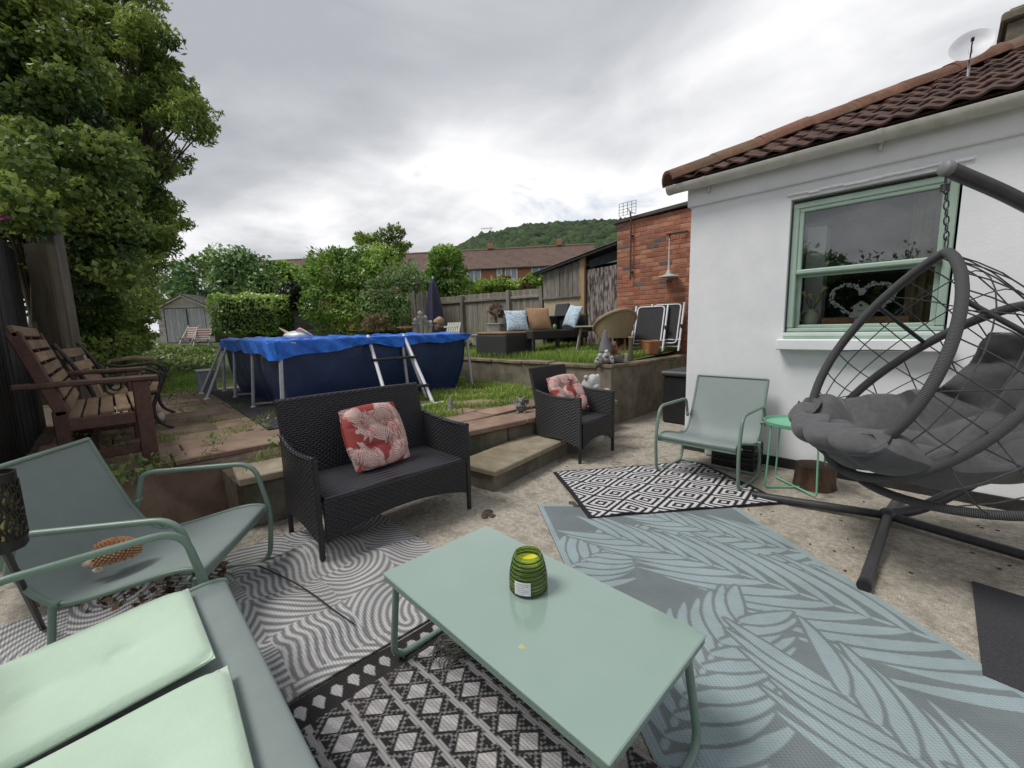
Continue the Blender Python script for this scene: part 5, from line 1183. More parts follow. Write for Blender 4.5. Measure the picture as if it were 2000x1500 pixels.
def recliner(label, loc, rz, tilt):
    t = thing('folded_recliner', label, 'recliner', loc, rz, 'folded recliners against the brick wall'); M3 = RX(tilt)
    V3 = lambda x, y, z: tuple(M3 @ Vector((x, y, z)))
    for s in (-1, 1): MB().tube(fillet([V3(s*.25, 0, .0), V3(s*.25, 0, .80)], .02), .016, 8).build('rail', lf_w, t, 60)
    MB().tube(fillet([V3(-.21, -.02, .12), V3(-.21, -.02, .77), V3(.21, -.02, .77), V3(.21, -.02, .12), V3(-.21, -.02, .12)], .06, 4), .012, 8).build('inner_frame', lf_w, t, 60)
    MB().sheet(lambda u, v: V3(-.20+.40*u, -.02+.01*math.sin(math.pi*u), .18+.58*v), 6, 6, .006).build('fabric', meshf, t, 60)
    MB().tube([V3(-.27, -.01, .18), V3(.27, -.01, .18)], .011, 8).tube([V3(-.27, .03, .08), V3(.27, .03, .08)], .011, 8).build('cross_bar', lf_w, t, 60)
    for s in (-1, 1): MB().box(V3(s*.27, -.02, .40), (.05, .05, .06), .008).build('hinge', blk_p, t)
    return t
recliner('folded recliner with black mesh and white frame, in front of the other', (-1.52, 2.05, zu(-1.4, 2.1)), R(14), R(-26))
recliner('folded recliner with white frame, half hidden against the brick wall', (-1.34, 2.22, zu(-1.3, 2.2)), R(10), R(-22))
bf = thing('folded_chair', 'black tubular folding chair leaning by the plank door', 'folding chair', (-2.15, 2.45, zu(-2.1, 2.4)), R(10))
for y in (0, -.06): MB().tube(fillet([(-.25, y*.8, 0), (-.22, y, .52), (-.12, y, .64), (.25, y+.02, .70), (.30, y, .10)], .08, 5), .013, 8).build('frame', blk_p, bf, 60)
MB().sheet(lambda u, v: (-.18+.42*u, -.03, .14+.46*v+.05*u), 4, 4, .006).build('fabric', meshf, bf)
# terracotta trough
tr_ = thing('terracotta_trough', 'empty terracotta trough tipped on the wall edge in front of the recliners', 'planter', (-1.36, 1.86, zu(-1.3, 1.8)-.01), R(52))
terra = pm('terracotta', (.36, .14, .06), (.44, .19, .09), 7., .85, .3, c3=(.30, .15, .09))
def trough(u, v):
    a = 2*math.pi*u; c, s = math.cos(a), math.sin(a); sx, sy = (abs(c)**.35*math.copysign(1, c)), (abs(s)**.35*math.copysign(1, s)); k = .72+.28*v; return (sx*.10*k, sy*.20*k, .19*v)
MB().sheet(trough, 48, 6, .012).build('body', terra, tr_, 60)
MB().tube([trough(k/48, 1) for k in range(48)], .013, 6, closed=True).build('rim', terra, tr_, 60); MB().box((0, 0, .01), (.14, .27, .02)).build('base', terra, tr_)
# gonk with tall hat, animals and pots on the wall corner
gk = thing('gonk_statue', 'gonk statue with tall grey pointed hat beside stone animals on the wall corner', 'statue', (-1.27, .52, ZU), Vw)
MB().lathe([(.085, .15), (.075, .19), (.055, .26), (.035, .34), (.014, .41), (.001, .425)], 18, (0, 0, 0), wob=lambda a, z: 1+.03*math.sin(4*a+z*40)).build('hat', pm('hat_grey', (.13, .135, .15), (.18, .185, .20), 30., .9, .4), gk, 60)
MB().blob((0, 0, .08), (.075, .07, .085), 3, .08, 3).build('body', paleS, gk, 60); MB().blob((.075, .0, .15), (.025, .025, .024), 2).build('nose', pm('nose_white', (.6, .58, .56), (.65, .63, .6), 9.), gk, 60)
MB().blob((.06, 0, .08), (.045, .05, .07), 3, .14, 8).build('beard', paleS, gk, 60)
rb = thing('stone_animals', 'cluster of pale stone animal figures at the foot of the gonk', 'statue', (-1.20, .40, ZU), Vw)
for k, (a, b, c, r_) in enumerate([(0, -.06, .05, .05), (.02, .02, .045, .045), (-.02, .09, .03, .04), (.03, -.10, .03, .035)]): MB().blob((a, b, c), (r_, r_*.9, r_), 2, .18, k+20).blob((a+.02, b, c+r_*1.2), (r_*.6, r_*.6, r_*.55), 2, .2, k+40).build('animal', paleS if k != 1 else stone, rb, 60)
dp_ = thing('stone_planter', 'low grey stone bowl planter with dried stems on the wall corner', 'planter', (-1.22, .68, ZU), 0)
MB().lathe([(.07, 0), (.10, .02), (.115, .07), (.108, .10), (.098, .10), (.09, .06), (.001, .06)], 24).build('bowl', stone, dp_, 60)
dr = MB()
for k in range(60):
    a = rs.uniform(0, 6.28); r_ = rs.uniform(0, .08); dr.tube([(r_*math.cos(a), r_*math.sin(a), .06), (r_*1.4*math.cos(a+.3), r_*1.4*math.sin(a+.3), .12+rs.uniform(0, .10)), (r_*1.9*math.cos(a+.6), r_*1.9*math.sin(a+.6), .14+rs.uniform(0, .12))], .003, 4)
dr.build('dried_stems', pm('dried', (.16, .07, .035), (.26, .13, .07), 20.), dp_)
wp = thing('white_pot', 'small white plant pot beside the stone bowl planter', 'pot', (-1.16, .80, ZU), 0)
MB().lathe([(.032, 0), (.045, .085), (.049, .085), (.049, .098), (.042, .098), (.036, .02), (.001, .02)], 20).build('pot', pm('pot_white', (.52, .51, .48), (.6, .59, .56), 9., .6), wp, 40); MB().lathe([(.001, .08), (.04, .08), (.038, .07)], 12).build('soil', earth, wp)
tk = thing('small_log', 'thin upright brown post beside the white pot on the wall', 'post', (-1.14, .93, ZU-.0), 0); MB().box((0, 0, .15), (.05, .05, .30), .008).build('log', sleeper, tk); MB().box((.0, 0, .31), (.06, .06, .02), .006).build('cap', pine, tk)
MB().bar((-2.35, 1.35, ZU+.045), (-1.9, 2.35, ZU+.075), .06, .05, .006).build('timber_length', pm('pale_log', (.36, .31, .22), (.44, .39, .3), 5., .9), label='length of pale timber lying in the grass by the table', cat='timber')

# ---------------------------------------------------------------- back of the upper lawn: parasol, clutter
uq = D(850, 640, 10.2)
um = thing('closed_parasol', 'closed navy parasol standing behind the pool', 'parasol', (uq[0], uq[1], .9), 0)
nav = pm('navy_canvas', (.022, .022, .05), (.035, .035, .07), 8., .85, .3)
MB().lathe([(.20, .50), (.21, .58), (.18, .85), (.135, 1.15), (.08, 1.42), (.02, 1.56), (.001, 1.57)], 24, wob=lambda a, z: 1+.16*math.sin(6*a)).build('canopy', nav, um, 60)
MB().tube([(0, 0, 0), (0, 0, 1.62)], .022, 8).build('pole', lf_w, um, 60); MB().lathe([(.22, 0), (.22, .06), (.06, .10), (.001, .10)], 20).build('base', stone, um, 40)
dogq = D(858, 640, 9.9)
og = thing('lucky_bundle', 'tan and brown bundle of garden ornaments under the parasol', 'ornament', (dogq[0], dogq[1], .92), 0)
MB().blob((0, 0, .52), (.13, .12, .10), 3, .1, 5).build('tan_top', pm('tan_orn', (.36, .24, .13), (.42, .3, .18), 9.), og, 60); MB().blob((0, .0, .34), (.17, .14, .14), 3, .15, 6).build('brown_lower', pm('brown_orn', (.06, .04, .035), (.12, .08, .07), 9.), og, 60); MB().lathe([(.10, 0), (.09, .25), (.12, .3), (.001, .3)], 14).build('stand', stone, og, 40)
for k, (px_, zz, h, nm, cc) in enumerate([(812, 0, .55, 'grey birdbath column behind the pool, leftmost', (.34, .34, .32)), (822, 0, .72, 'tall pale garden column with a white bird behind the pool', (.42, .42, .40)), (832, 0, .62, 'pale green-grey stone column beside the parasol', (.36, .40, .33)), (841, 0, .50, 'white ornamental column nearest the parasol pole', (.5, .5, .48))]):
    q = D(px_, 640, 9.6+.1*k); c = thing('garden_column', nm, 'ornament', (q[0], q[1], .92), k*.7, 'pale columns behind the pool')
    mm = pm('col_%d' % k, tuple(v*.9 for v in cc), cc, 25., .9, .4)
    MB().lathe([(.075, 0), (.07, .04), (.045, .08), (.04, h*.7), (.055, h*.8), (.075, h*.86), (.07, h*.9), (.001, h*.9)], 16, wob=lambda a, z: 1+.04*math.sin(5*a)).build('shaft', mm, c, 40); MB().blob((0, 0, h*.98), (.05, .045, .06), 2, .15, k).build('finial', mm, c, 60)
pk = thing('pink_table', 'small pink-topped garden table left of the palings', 'table', tuple(D(800, 640, 10.0)*[1, 1, 0]+np.array([0, 0, .92])), .3)
MB().box((0, 0, .40), (.5, .35, .03), .006).build('top', pm('pink_paint', (.45, .12, .13), (.55, .2, .2), 9.), pk)
for s in (-1, 1):
    for s2 in (-1, 1): MB().bar((s*.2, s2*.13, .39), (s*.2, s2*.13, 0), .03, .03).build('leg', iron, pk)
dc = thing('pale_deck_chair', 'pale green-white slatted chair back leaning by the fence', 'chair', tuple(D(884, 645, 9.4)*[1, 1, 0]+np.array([0, 0, .90])), R(20))
for k in range(6): MB().box((-.15+.06*k, .0, .26), (.05, .02, .50), .004, RX(-.35)).build('slat', pm('pale_slat', (.46, .48, .40), (.54, .56, .48), 9., rand=.1), dc)
MB().box((0, .03, .12), (.36, .02, .04), .003, RX(-.35)).box((0, -.07, .40), (.36, .02, .04), .003, RX(-.35)).build('rail', pale if False else pm('pale_rail', (.4, .42, .35), (.45, .47, .4), 9.), dc); MB().box((0, -.22, .16), (.36, .36, .03), .004).build('seat', pm('pale_rail', (.4, .42, .35)), dc)
# rockery clutter along the fence: stones, pots, a dried head of hydrangea
rk = [(905, 632, 9.2, .16, 'mossy boulder left of the white trough by the fence'), (922, 640, 8.9, .12, 'round mossy stone in front of the fence rockery'), (985, 634, 8.6, .10, 'small brown stone beside the fence trough')]
for k, (px_, py_, d_, r_, lab) in enumerate(rk):
    q = D(px_, py_, d_); MB().blob((0, 0, r_*.5), (r_, r_*.85, r_*.75), 3, .14, 60+k).build('boulder', pm('boulder_stone', (.20, .16, .12), (.32, .27, .21), 9., .9, .6, c3=(.12, .14, .06)), None, 60, loc=(q[0], q[1], zu(q[0], q[1])+.10), label=lab, cat='stone')
def trough_box(px_, d_, w, h, lab, m_, z0=.0):
    q = D(px_, 640, d_); t = thing('stone_trough', lab, 'planter', (q[0], q[1], zu(q[0], q[1])+z0), R(40)); MB().box((0, 0, h/2), (w, .2, h), .015).build('box', m_, t); MB().box((0, 0, h-.0), (w+.03, .23, .03), .008).build('rim', m_, t); return q
whites = pm('lime_stone', (.36, .35, .30), (.48, .47, .42), 20., .9, .6, c3=(.22, .24, .15))
trough_box(938, 8.8, .32, .22, 'pale weathered square planter under the dried flower heads', whites, .08)
trough_box(965, 8.9, .26, .30, 'pale square planter with flaking paint left of the blue cushion', whites, .22)
trough_box(1000, 9.3, .50, .50, 'timber planter box with green plants behind the tan cushion', pm('planter_wood', (.16, .11, .07), (.24, .18, .12), 9., .9), .0)
dh = thing('dried_flower_bush', 'brown dried flower heads standing above the pale planters', 'plant', tuple(D(968, 625, 9.0)*[1, 1, 0]+np.array([0, 0, .95])), 0)
MB().tube([(0, 0, 0), (.01, 0, .55)], .03, 6).build('stem', sleeper, dh); P_, Q_, T_ = ell_points([((0, 0, .68), (.17, .17, .17)), ((.08, .1, .6), (.1, .1, .1))], 700, 5, .3)
link('heads', leaves('heads', P_, Q_, np.full(len(P_), .05), leaf_mat('dried_leaf', (.07, .04, .03), (.16, .10, .07), (.26, .18, .13), .2), T_, .6, 5), dh, kind='stuff')

# ---------------------------------------------------------------- garden shed with folding chairs
sx0 = D(364, 640, 13.5); SZ = 1.06
gs = thing('garden_shed', 'weathered apex garden shed with double doors at the end of the lawn', 'shed', (sx0[0], sx0[1], SZ-.02), R(44))
# local +X = to the right along the front, -Y = towards the viewer
cl = pm('shed_cladding', (.38, .36, .34), (.47, .45, .43), 4., .85, .3, stretch=(1, 8, 8), rand=.12, c3=(.34, .26, .19)); drm = pm('shed_door', (.26, .27, .28), (.36, .37, .38), 4., .85, .3, stretch=(8, 8, 1), rand=.12)
SW, SH_, SR = .90, 1.10, 1.50
for s in (-1, 1):
    for k in range(12): MB().box((0, 0, 0), (.215, .022, .095), .004).build('cladding', cl, gs, loc=(s*(SW-.11), 0, .05+.0925*k), rot=(.10, 0, 0))
for k in range(4):
    z = SH_+.05+.095*k; w = (SR-z+.02)/(SR-SH_)*SW; MB().box((0, 0, 0), (2*max(.1, w), .022, .095), .004).build('cladding', cl, gs, loc=(0, -.004, z), rot=(.10, 0, 0))
for k in range(11): MB().box((0, 0, 0), (.118, .02, SH_-.03), .004).build('door_board', drm, gs, loc=(-.60+.12*k, .008, SH_/2), rot=(0, 0, 0))
MB().box((.08, -.012, SH_/2), (.03, .02, SH_-.04), .003).build('door_gap', pm('gap_dark', (.03, .03, .03), (.05, .05, .05), 4.), gs)
body = MB(); body.prism([(-SW+.02, 0), (SW-.02, 0), (SW-.02, SH_), (0, SR-.03), (-SW+.02, SH_)], .02, 1, 2.0); body.build('walls', pm('shed_side', (.045, .04, .035), (.08, .07, .06), 4., .9), gs)
rf = MB()
for s in (-1, 1): rf.bar((s*(SW+.10), 1.0, SH_-.02), (0, 1.0, SR+.03), 2.2, .03, 0, (0, 0, 1))
rf.build('roof', pm('shed_felt', (.05, .05, .048), (.08, .08, .075), 6., .95), gs)
for s in (-1, 1): MB().bar((s*(SW+.11), -.07, SH_-.06), (0, -.07, SR+.0), .025, .075, .003).build('bargeboard', pm('barge', (.50, .44, .36), (.56, .5, .42), 5., .8), gs)
MB().box((0, -.085, SR+.0), (.06, .02, .10), .003).build('finial', pm('barge', (.50, .44, .36)), gs)
stripe = pm('striped_cloth', (.34, .10, .11), (.46, .42, .40), 1., .9)
def deckchair(px_, d_, rz, lab):
    q = D(px_, 668, d_); t = thing('folding_chair', lab, 'folding chair', (q[0], q[1], zg(q[0], q[1])+.02), rz, 'red striped chairs by the shed')
    rd = pm('red_slat', (.30, .10, .10), (.38, .15, .15), 9., .8); wh = pm('white_slat', (.5, .47, .45), (.56, .54, .52), 9., .8)
    for k in range(9): MB().box((0, 0, 0), (.36, .015, .032), .003).build('slat', rd if k % 2 else wh, t, loc=(0, .05+.012*k, .22+.034*k), rot=(-.3, 0, 0))
    for k in range(6): MB().box((0, 0, 0), (.36, .035, .012), .003).build('slat', rd if k % 2 else wh, t, loc=(0, .02-.04*k, .21))
    for s in (-1, 1): MB().bar((s*.19, .20, .56), (s*.19, -.18, 0), .02, .03).build('leg', wh, t); MB().bar((s*.17, -.2, .22), (s*.17, .16, 0), .02, .03).build('leg', wh, t)
deckchair(371, 12.4, R(35), 'red and white slatted folding chair, left one by the shed door'); deckchair(397, 12.2, R(60), 'red and white slatted folding chair, right one by the shed corner')
# branches lying in the undergrowth
for (a, b, r_) in (((215, 705), (300, 700), .035), ((205, 690), (240, 665), .02)):
    p, q = D(*a, 6.6), D(*b, 6.9); MB().tube(bez([tuple(p), tuple((p+q)/2+[0, 0, .03]), tuple(q)], 5), r_, 7).build('fallen_branch', pm('dead_wood', (.26, .2, .13), (.36, .29, .2), 7., .9), label='pale fallen branch lying on the brambles' if r_ > .03 else 'thin brown stick poking out of the brambles', cat='branch')

# ================================================================ inside the window
jg = thing('flower_jug', 'cream jug of pale lilies on the inside window sill', 'jug', (.945, .20, 1.193))
crm = pm('cream_china', (.55, .56, .44), (.62, .63, .5), 9., .35)
MB().lathe([(.035, 0), (.05, .02), (.056, .05), (.05, .085), (.034, .115), (.03, .13), (.038, .145), (.034, .145), (.026, .13), (.028, .11), (.001, .10)], 24).build('body', crm, jg, 60)
MB().tube(bez([(-.03, 0, .13), (-.075, 0, .115), (-.075, 0, .06), (-.05, 0, .04)], 5), .007, 8).build('handle', crm, jg, 60)
lil = pm('lily', (.72, .62, .28), (.78, .70, .42), 9., .6); stg = pm('lily_stem', (.10, .2, .06), (.14, .26, .08), 9.)
for k, (dx, dy, dz) in enumerate([(-.06, .0, .27), (-.02, .02, .25), (.07, -.01, .30), (.03, .03, .22)]):
    MB().tube(bez([(0, 0, .10), (dx*.5, dy, .19), (dx, dy, dz)], 5), .004, 5).build('stem', stg, jg, 60)
    MB().lathe([(.004, -.03), (.010, .0), (.026, .022), (.03, .026), (.022, .018), (.008, .0), (.001, -.01)], 14, (dx, dy, dz), RY(.5 if dx > 0 else -.4)).build('bloom', lil, jg, 60)
bh = thing('bird_house', 'small white wooden bird house on a block inside the window', 'bird house', (1.265, .18, 1.262))
bwh = pm('birdhouse_white', (.56, .57, .50), (.62, .63, .55), 9., .7)
MB().prism([(-.045, 0), (.045, 0), (.045, .075), (0, .11), (-.045, .075)], -.03, 1, .06).build('body', bwh, bh)
for s in (-1, 1): MB().bar((s*.06, 0, .068), (0, 0, .118), .08, .008, 0).build('roof', bwh, bh)
MB().tube([(0, -.0315, .088), (0, -.028, .088)], .010, 12).build('hole', pm('hole_dark', (.01, .01, .01), (.02, .02, .02), 4.), bh)
MB().box((0, -.031, .045), (.036, .002, .006)).box((-.012, -.031, .050), (.004, .002, .012)).box((.01, -.031, .049), (.004, .002, .010)).build('lettering', pm('grey_ink', (.12, .13, .15), (.16, .17, .19), 4.), bh)
MB().box((1.28, .22, 1.2275), (.52, .10, .069), .003).build('wood_block', pm('orange_wood', (.34, .15, .075), (.40, .19, .10), 5., .6, stretch=(1, 8, 8)), label='orange-brown wooden block under the bird house', cat='block')
hrt = thing('heart_garland', 'heart-shaped garland of tiny white flowers hanging inside the window', 'garland', (1.265, .13, 1.385))
hv = []
for k in range(150):
    a = 2*math.pi*k/150; x = .185*math.sin(a)**3; z = .165*(13*math.cos(a)-5*math.cos(2*a)-2*math.cos(3*a)-math.cos(4*a))/16; hv.append((x, z))
MB().tube([(x, 0, z) for x, z in hv], .003, 5, closed=True).build('wire', iron, hrt)
fl_ = MB()
for x, z in hv:
    for j in range(2): fl_.blob((x+rs.uniform(-.012, .012), rs.uniform(-.01, .01), z+rs.uniform(-.012, .012)), (.0085, .006, .0085), 1)
fl_.build('flowers', pm('tiny_flower', (.62, .62, .66), (.7, .7, .74), 9.), hrt)['kind'] = 'stuff'
# ================================================================ VEGETATION
ash = leaf_mat('ash_leaf', (0.061, 0.120, 0.022), (0.172, 0.258, 0.048), (0.343, 0.432, 0.090), .48); ivy = leaf_mat('ivy_leaf', (0.046, 0.090, 0.019), (0.159, 0.240, 0.048), (0.343, 0.432, 0.096), .38, .42)
laurel = leaf_mat('laurel_leaf', (0.075, 0.163, 0.030), (0.201, 0.341, 0.071), (0.454, 0.630, 0.139), .3, .35); dark_l = leaf_mat('holly_leaf', (0.043, 0.108, 0.035), (0.128, 0.247, 0.077), (0.286, 0.412, 0.142), .25, .4)
lime_l = leaf_mat('lime_leaf', (0.101, 0.186, 0.025), (0.220, 0.338, 0.051), (0.371, 0.490, 0.101), .4); barkm = pm('tree_bark', (.055, .042, .03), (.11, .088, .062), 9., .95, .7, 40., stretch=(1, 1, .3))
bramble_l = leaf_mat('bramble_leaf', (0.061, 0.112, 0.028), (0.151, 0.223, 0.061), (0.304, 0.324, 0.112), .3)
def B(px_, py_, d, rx, ry=None, rz=None):
    """a clump seen at a place in the photograph: centre at distance d, radii given in photo pixels"""
    k = d/FPX; return (tuple(D(px_, py_, d)), (rx*k, (ry or rx)*k, (rz or ry or rx)*k))
def tree(name, label, cat, clumps, n, size, mat, root, seed, aspect=.5, shell=.5, trunk_r=.09, group=None, tips=0):
    t = thing(name, label, cat, (0, 0, 0), 0, group); r = random.Random(seed)
    P, Q, T = ell_points(clumps, n, seed, shell)
    if tips:                                  # sprays that break the outline
        rr = np.random.default_rng(seed+5); ex = []; ey = []; et = []
        for c, rd in clumps:
            for _ in range(tips):
                u = rr.normal(size=3); u /= np.linalg.norm(u); u[2] = abs(u[2])*.7-.1; s = np.array(c)+u*np.array(rd)*.9; d_ = u*.7+np.array([0, 0, .25]); L = rr.uniform(.18, .42)*max(.6, rd[0]); k = int(26)
                f = rr.random(k); ex.append(s+d_*(f*L)[:, None]+rr.normal(size=(k, 3))*.05*(1.1-f)[:, None]); ey.append(np.tile(u, (k, 1))); et.append(np.full(k, .55+.3*rr.random()))
        P = np.concatenate([P]+ex); Q = np.concatenate([Q]+ey); T = np.concatenate([T]+et)
    sz = size*(.8+.4*np.random.default_rng(seed+9).random(len(P)))
    link('crown', leaves('crown', P, Q, sz, mat, T, aspect, seed), t)
    tk_ = MB(); base = Vector(root)
    cc = sum((Vector(c) for c, _ in clumps), Vector())/len(clumps); top_ = Vector((cc.x, cc.y, max(c[2] for c, _ in clumps)))
    pts = [base, base.lerp(top_, .35)+Vector((r.uniform(-.1, .1), r.uniform(-.1, .1), 0)), base.lerp(top_, .8)]
    tk_.tube(bez(pts, 5), trunk_r, 9, radii=[trunk_r*(1-.7*k/10) for k in range(11)])
    for c, rd in clumps:
        s = base.lerp(top_, r.uniform(.2, .6)); e_ = Vector(c); m_ = s.lerp(e_, .5)+Vector((0, 0, .1*rd[2])); lr = trunk_r*(.42 if len(clumps) < 20 else .17); tk_.tube(bez([s, m_, e_], 4), lr, 6, radii=[lr*(1-.10*k) for k in range(9)])
    tk_.build('trunk', barkm, t, 60)
    return t
# big trees: many small clumps spread inside the outline each tree has in the picture
def inside(poly, x, y):
    c = False; n = len(poly)
    for i in range(n):
        (x1, y1), (x2, y2) = poly[i], poly[i-1]
        if (y1 > y) != (y2 > y) and x < (x2-x1)*(y-y1)/(y2-y1)+x1: c = not c
    return c
def outline(poly, n, r0, r1, d0, d1, seed):
    r = random.Random(seed); o = []; xs = [p[0] for p in poly]; ys = [p[1] for p in poly]
    while len(o) < n:
        x, y = r.uniform(min(xs), max(xs)), r.uniform(min(ys), max(ys)); q = r.uniform(r0, r1)
        if inside(poly, x+q*.7, y) and inside(poly, x-q*.4, y) and inside(poly, x, y+q*.5): o.append(B(x, y, r.uniform(d0, d1), q*r.uniform(.9, 1.2), q*1.1, q*r.uniform(.65, .95)))
    return o
front = outline([(-90, -60), (120, -60), (150, 60), (215, 200), (262, 300), (275, 420), (268, 560), (250, 600), (140, 560), (118, 470), (60, 470), (-80, 440)], 70, 34, 60, 4.9, 6.3, 1)+[B(60, 425, 4.2, 55, 50, 36), B(10, 395, 3.9, 55, 50, 50), B(35, 330, 4.3, 80, 60, 60), B(-5, 480, 5.6, 50, 60, 60), B(50, 520, 6.2, 60, 60, 80)]
tree('ivy_tree', 'broad ivy-covered tree overhanging the black fence on the left', 'tree', front, 90000, .068, ivy, tuple(D(60, 700, 5.9)*[1, 1, 0]+np.array([0, 0, .3])), 1, .62, .5, .14, tips=3)
back = outline([(120, -70), (290, -70), (318, 0), (345, 60), (352, 110), (385, 170), (408, 235), (412, 265), (372, 305), (322, 335), (300, 360), (340, 400), (362, 430), (330, 480), (318, 540), (200, 560), (170, 300)], 130, 15, 34, 7.9, 9.2, 2)+[B(400, 250, 8.6, 16, 18, 12), B(352, 440, 8.4, 16, 18, 12), B(385, 205, 8.6, 17, 18, 14), B(330, 150, 8.6, 20, 20, 16), B(300, 410, 8.4, 40, 44, 40), B(290, 330, 8.5, 34, 38, 34), B(318, 470, 8.4, 30, 34, 30)]
tree('ash_tree', 'tall feathery ash tree rising behind the ivy at upper left', 'tree', back, 80000, .10, ash, tuple(D(230, 690, 9.0)*[1, 1, 0]+np.array([0, 0, .5])), 2, .30, .3, .20, tips=4)
low = [B(160, 600, 6.6, 60, 60, 90), B(150, 520, 6.4, 70, 60, 70), B(215, 610, 7.2, 75, 70, 70), B(190, 680, 6.8, 70, 70, 45), B(225, 560, 8.4, 60, 70, 60), B(225, 660, 8.0, 50, 60, 36)]
tree('ivy_bank', 'tangle of ivy and brambles spilling from the fence beside the shed', 'bush', low, 26000, .075, ivy, tuple(D(190, 690, 7.2)*[1, 1, 0]+np.array([0, 0, .35])), 3, .6, .5, .05, tips=4)
# row along the far boundary
ZB = 1.0
def rt_(px_, d): return tuple(D(px_, 650, d)*[1, 1, 0]+np.array([0, 0, ZB]))
tree('evergreen_bush', 'dark evergreen bush behind the shed, loose sprays on top', 'bush', [B(410, 560, 15.5, 55, 60, 60), B(470, 550, 15.2, 55, 60, 60), B(440, 520, 15.4, 45, 50, 36), B(350, 580, 15.8, 50, 55, 60), B(515, 575, 15., 38, 45, 50), B(475, 505, 15.2, 22, 22, 18), B(395, 620, 15.2, 60, 40, 45)], 15000, .15, dark_l, rt_(450, 15.4), 4, .5, .5, .1, tips=8)
tree('hedge_tree', 'mid green tree behind the clipped hedge', 'tree', [B(545, 560, 16, 48, 50, 44), B(575, 570, 15.8, 36, 45, 44), B(555, 530, 16, 26, 26, 20), B(600, 545, 16, 28, 30, 28)], 7000, .15, laurel, rt_(560, 16), 5, .5, .5, .1, tips=6)
# clipped hedge: block of leaves
hc = D(510, 616, 12.4); kx = 12.4/FPX
ht = thing('clipped_hedge', 'box-shaped clipped hedge between the shed and the pale wall', 'hedge', (0, 0, 0), 0)
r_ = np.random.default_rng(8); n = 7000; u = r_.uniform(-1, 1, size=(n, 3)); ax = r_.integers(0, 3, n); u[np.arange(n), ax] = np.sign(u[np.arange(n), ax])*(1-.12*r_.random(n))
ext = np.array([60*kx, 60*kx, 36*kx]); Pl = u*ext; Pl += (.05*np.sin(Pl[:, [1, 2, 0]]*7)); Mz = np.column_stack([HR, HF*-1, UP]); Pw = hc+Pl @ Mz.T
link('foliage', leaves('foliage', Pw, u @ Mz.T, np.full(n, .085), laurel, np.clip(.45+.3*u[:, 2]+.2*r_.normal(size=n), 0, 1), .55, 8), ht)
MB().tube([tuple(hc-[0, 0, .55]), tuple(hc+[0, 0, .3])], .05, 6).build('stem', barkm, ht)
MB().box((0, 0, 0), tuple(ext*1.55), 0, Matrix(((HR[0], -HF[0], 0), (HR[1], -HF[1], 0), (0, 0, 1)))).build('dark_core', pm('hedge_core_dark', (.012, .02, .008), (.02, .03, .012), 9., .95), ht, loc=tuple(hc))  # solid dark box filling the inside of the hedge
tree('laurel_bush', 'big bright green laurel bush behind the pool', 'bush', [B(650, 540, 11.8, 48, 55, 48), B(640, 600, 11.6, 42, 50, 50), B(700, 545, 11.8, 50, 55, 50), B(690, 610, 11.5, 50, 50, 42), B(665, 505, 11.9, 28, 34, 22), B(612, 545, 11.9, 22, 26, 36), B(740, 520, 12, 40, 44, 44)], 17000, .095, laurel, rt_(670, 11.8), 9, .5, .55, .09, tips=7)
tree('young_ash', 'slim young ash shooting above the laurel', 'tree', [B(745, 470, 12.3, 16, 16, 20), B(770, 462, 12.3, 18, 18, 22), B(720, 480, 12.3, 13, 14, 18), B(765, 500, 12.3, 26, 26, 24), B(705, 468, 12.4, 10, 12, 12), B(786, 485, 12.3, 11, 12, 10)], 2600, .10, ash, rt_(755, 12.3), 10, .36, .2, .05, tips=12)
tree('flowering_shrub', 'paler shrub with pinkish flower heads right of the laurel', 'shrub', [B(770, 570, 11.4, 46, 50, 44), B(800, 550, 11.5, 30, 36, 34), B(740, 600, 11.2, 40, 42, 40), B(790, 610, 11.1, 36, 40, 36)], 10000, .085, dark_l, rt_(775, 11.3), 11, .5, .5, .07, tips=6)
fq = D(780, 560, 11.2); P_, Q_, T_ = ell_points([B(770, 560, 11.2, 45, 48, 36)], 240, 33, .85); 
link('flower_heads', leaves('flower_heads', P_, Q_, np.full(len(P_), .07), leaf_mat('dusty_flower', (.20, .15, .12), (.30, .24, .20), (.4, .34, .3), .2), T_, .8, 12), bpy.data.objects['flowering_shrub'], kind='stuff')
tree('rounded_tree', 'small dense rounded tree in front of the far brick terrace', 'tree', [B(872, 530, 13.5, 38, 40, 44), B(870, 500, 13.5, 28, 30, 22), B(885, 560, 13.4, 32, 36, 30), B(850, 555, 13.4, 26, 30, 30)], 9000, .11, laurel, rt_(872, 13.5), 13, .5, .55, .08, tips=5)
tree('lime_hedge', 'yellow-green hedge growing behind the board fence', 'hedge', [B(940, 565, 15., 26, 30, 16), B(975, 560, 15., 28, 30, 15), B(1012, 562, 15., 26, 30, 14), B(1045, 552, 15., 24, 28, 18)], 5500, .12, lime_l, rt_(990, 15.), 14, .55, .5, .05, tips=5)
tree('red_tipped_shrub', 'small brownish shrub poking above the board fence', 'shrub', [B(985, 548, 15.4, 16, 16, 9), B(1030, 560, 14.6, 8, 10, 6)], 900, .1, leaf_mat('rusty_leaf', (.10, .05, .025), (.16, .11, .04), (.32, .09, .05), .3), rt_(990, 15.4), 15, .5, .4, .03, tips=3)
tree('dark_yew', 'very dark conifer between hedge and laurel', 'bush', [B(592, 585, 12.6, 26, 30, 30), B(575, 575, 13, 24, 28, 24)], 4200, .10, leaf_mat('yew_leaf', (.006, .014, .006), (.014, .028, .010), (.03, .05, .018), .2), rt_(590, 12.8), 16, .4, .5, .06, tips=3)
hq = D(735, 632, 10.0)
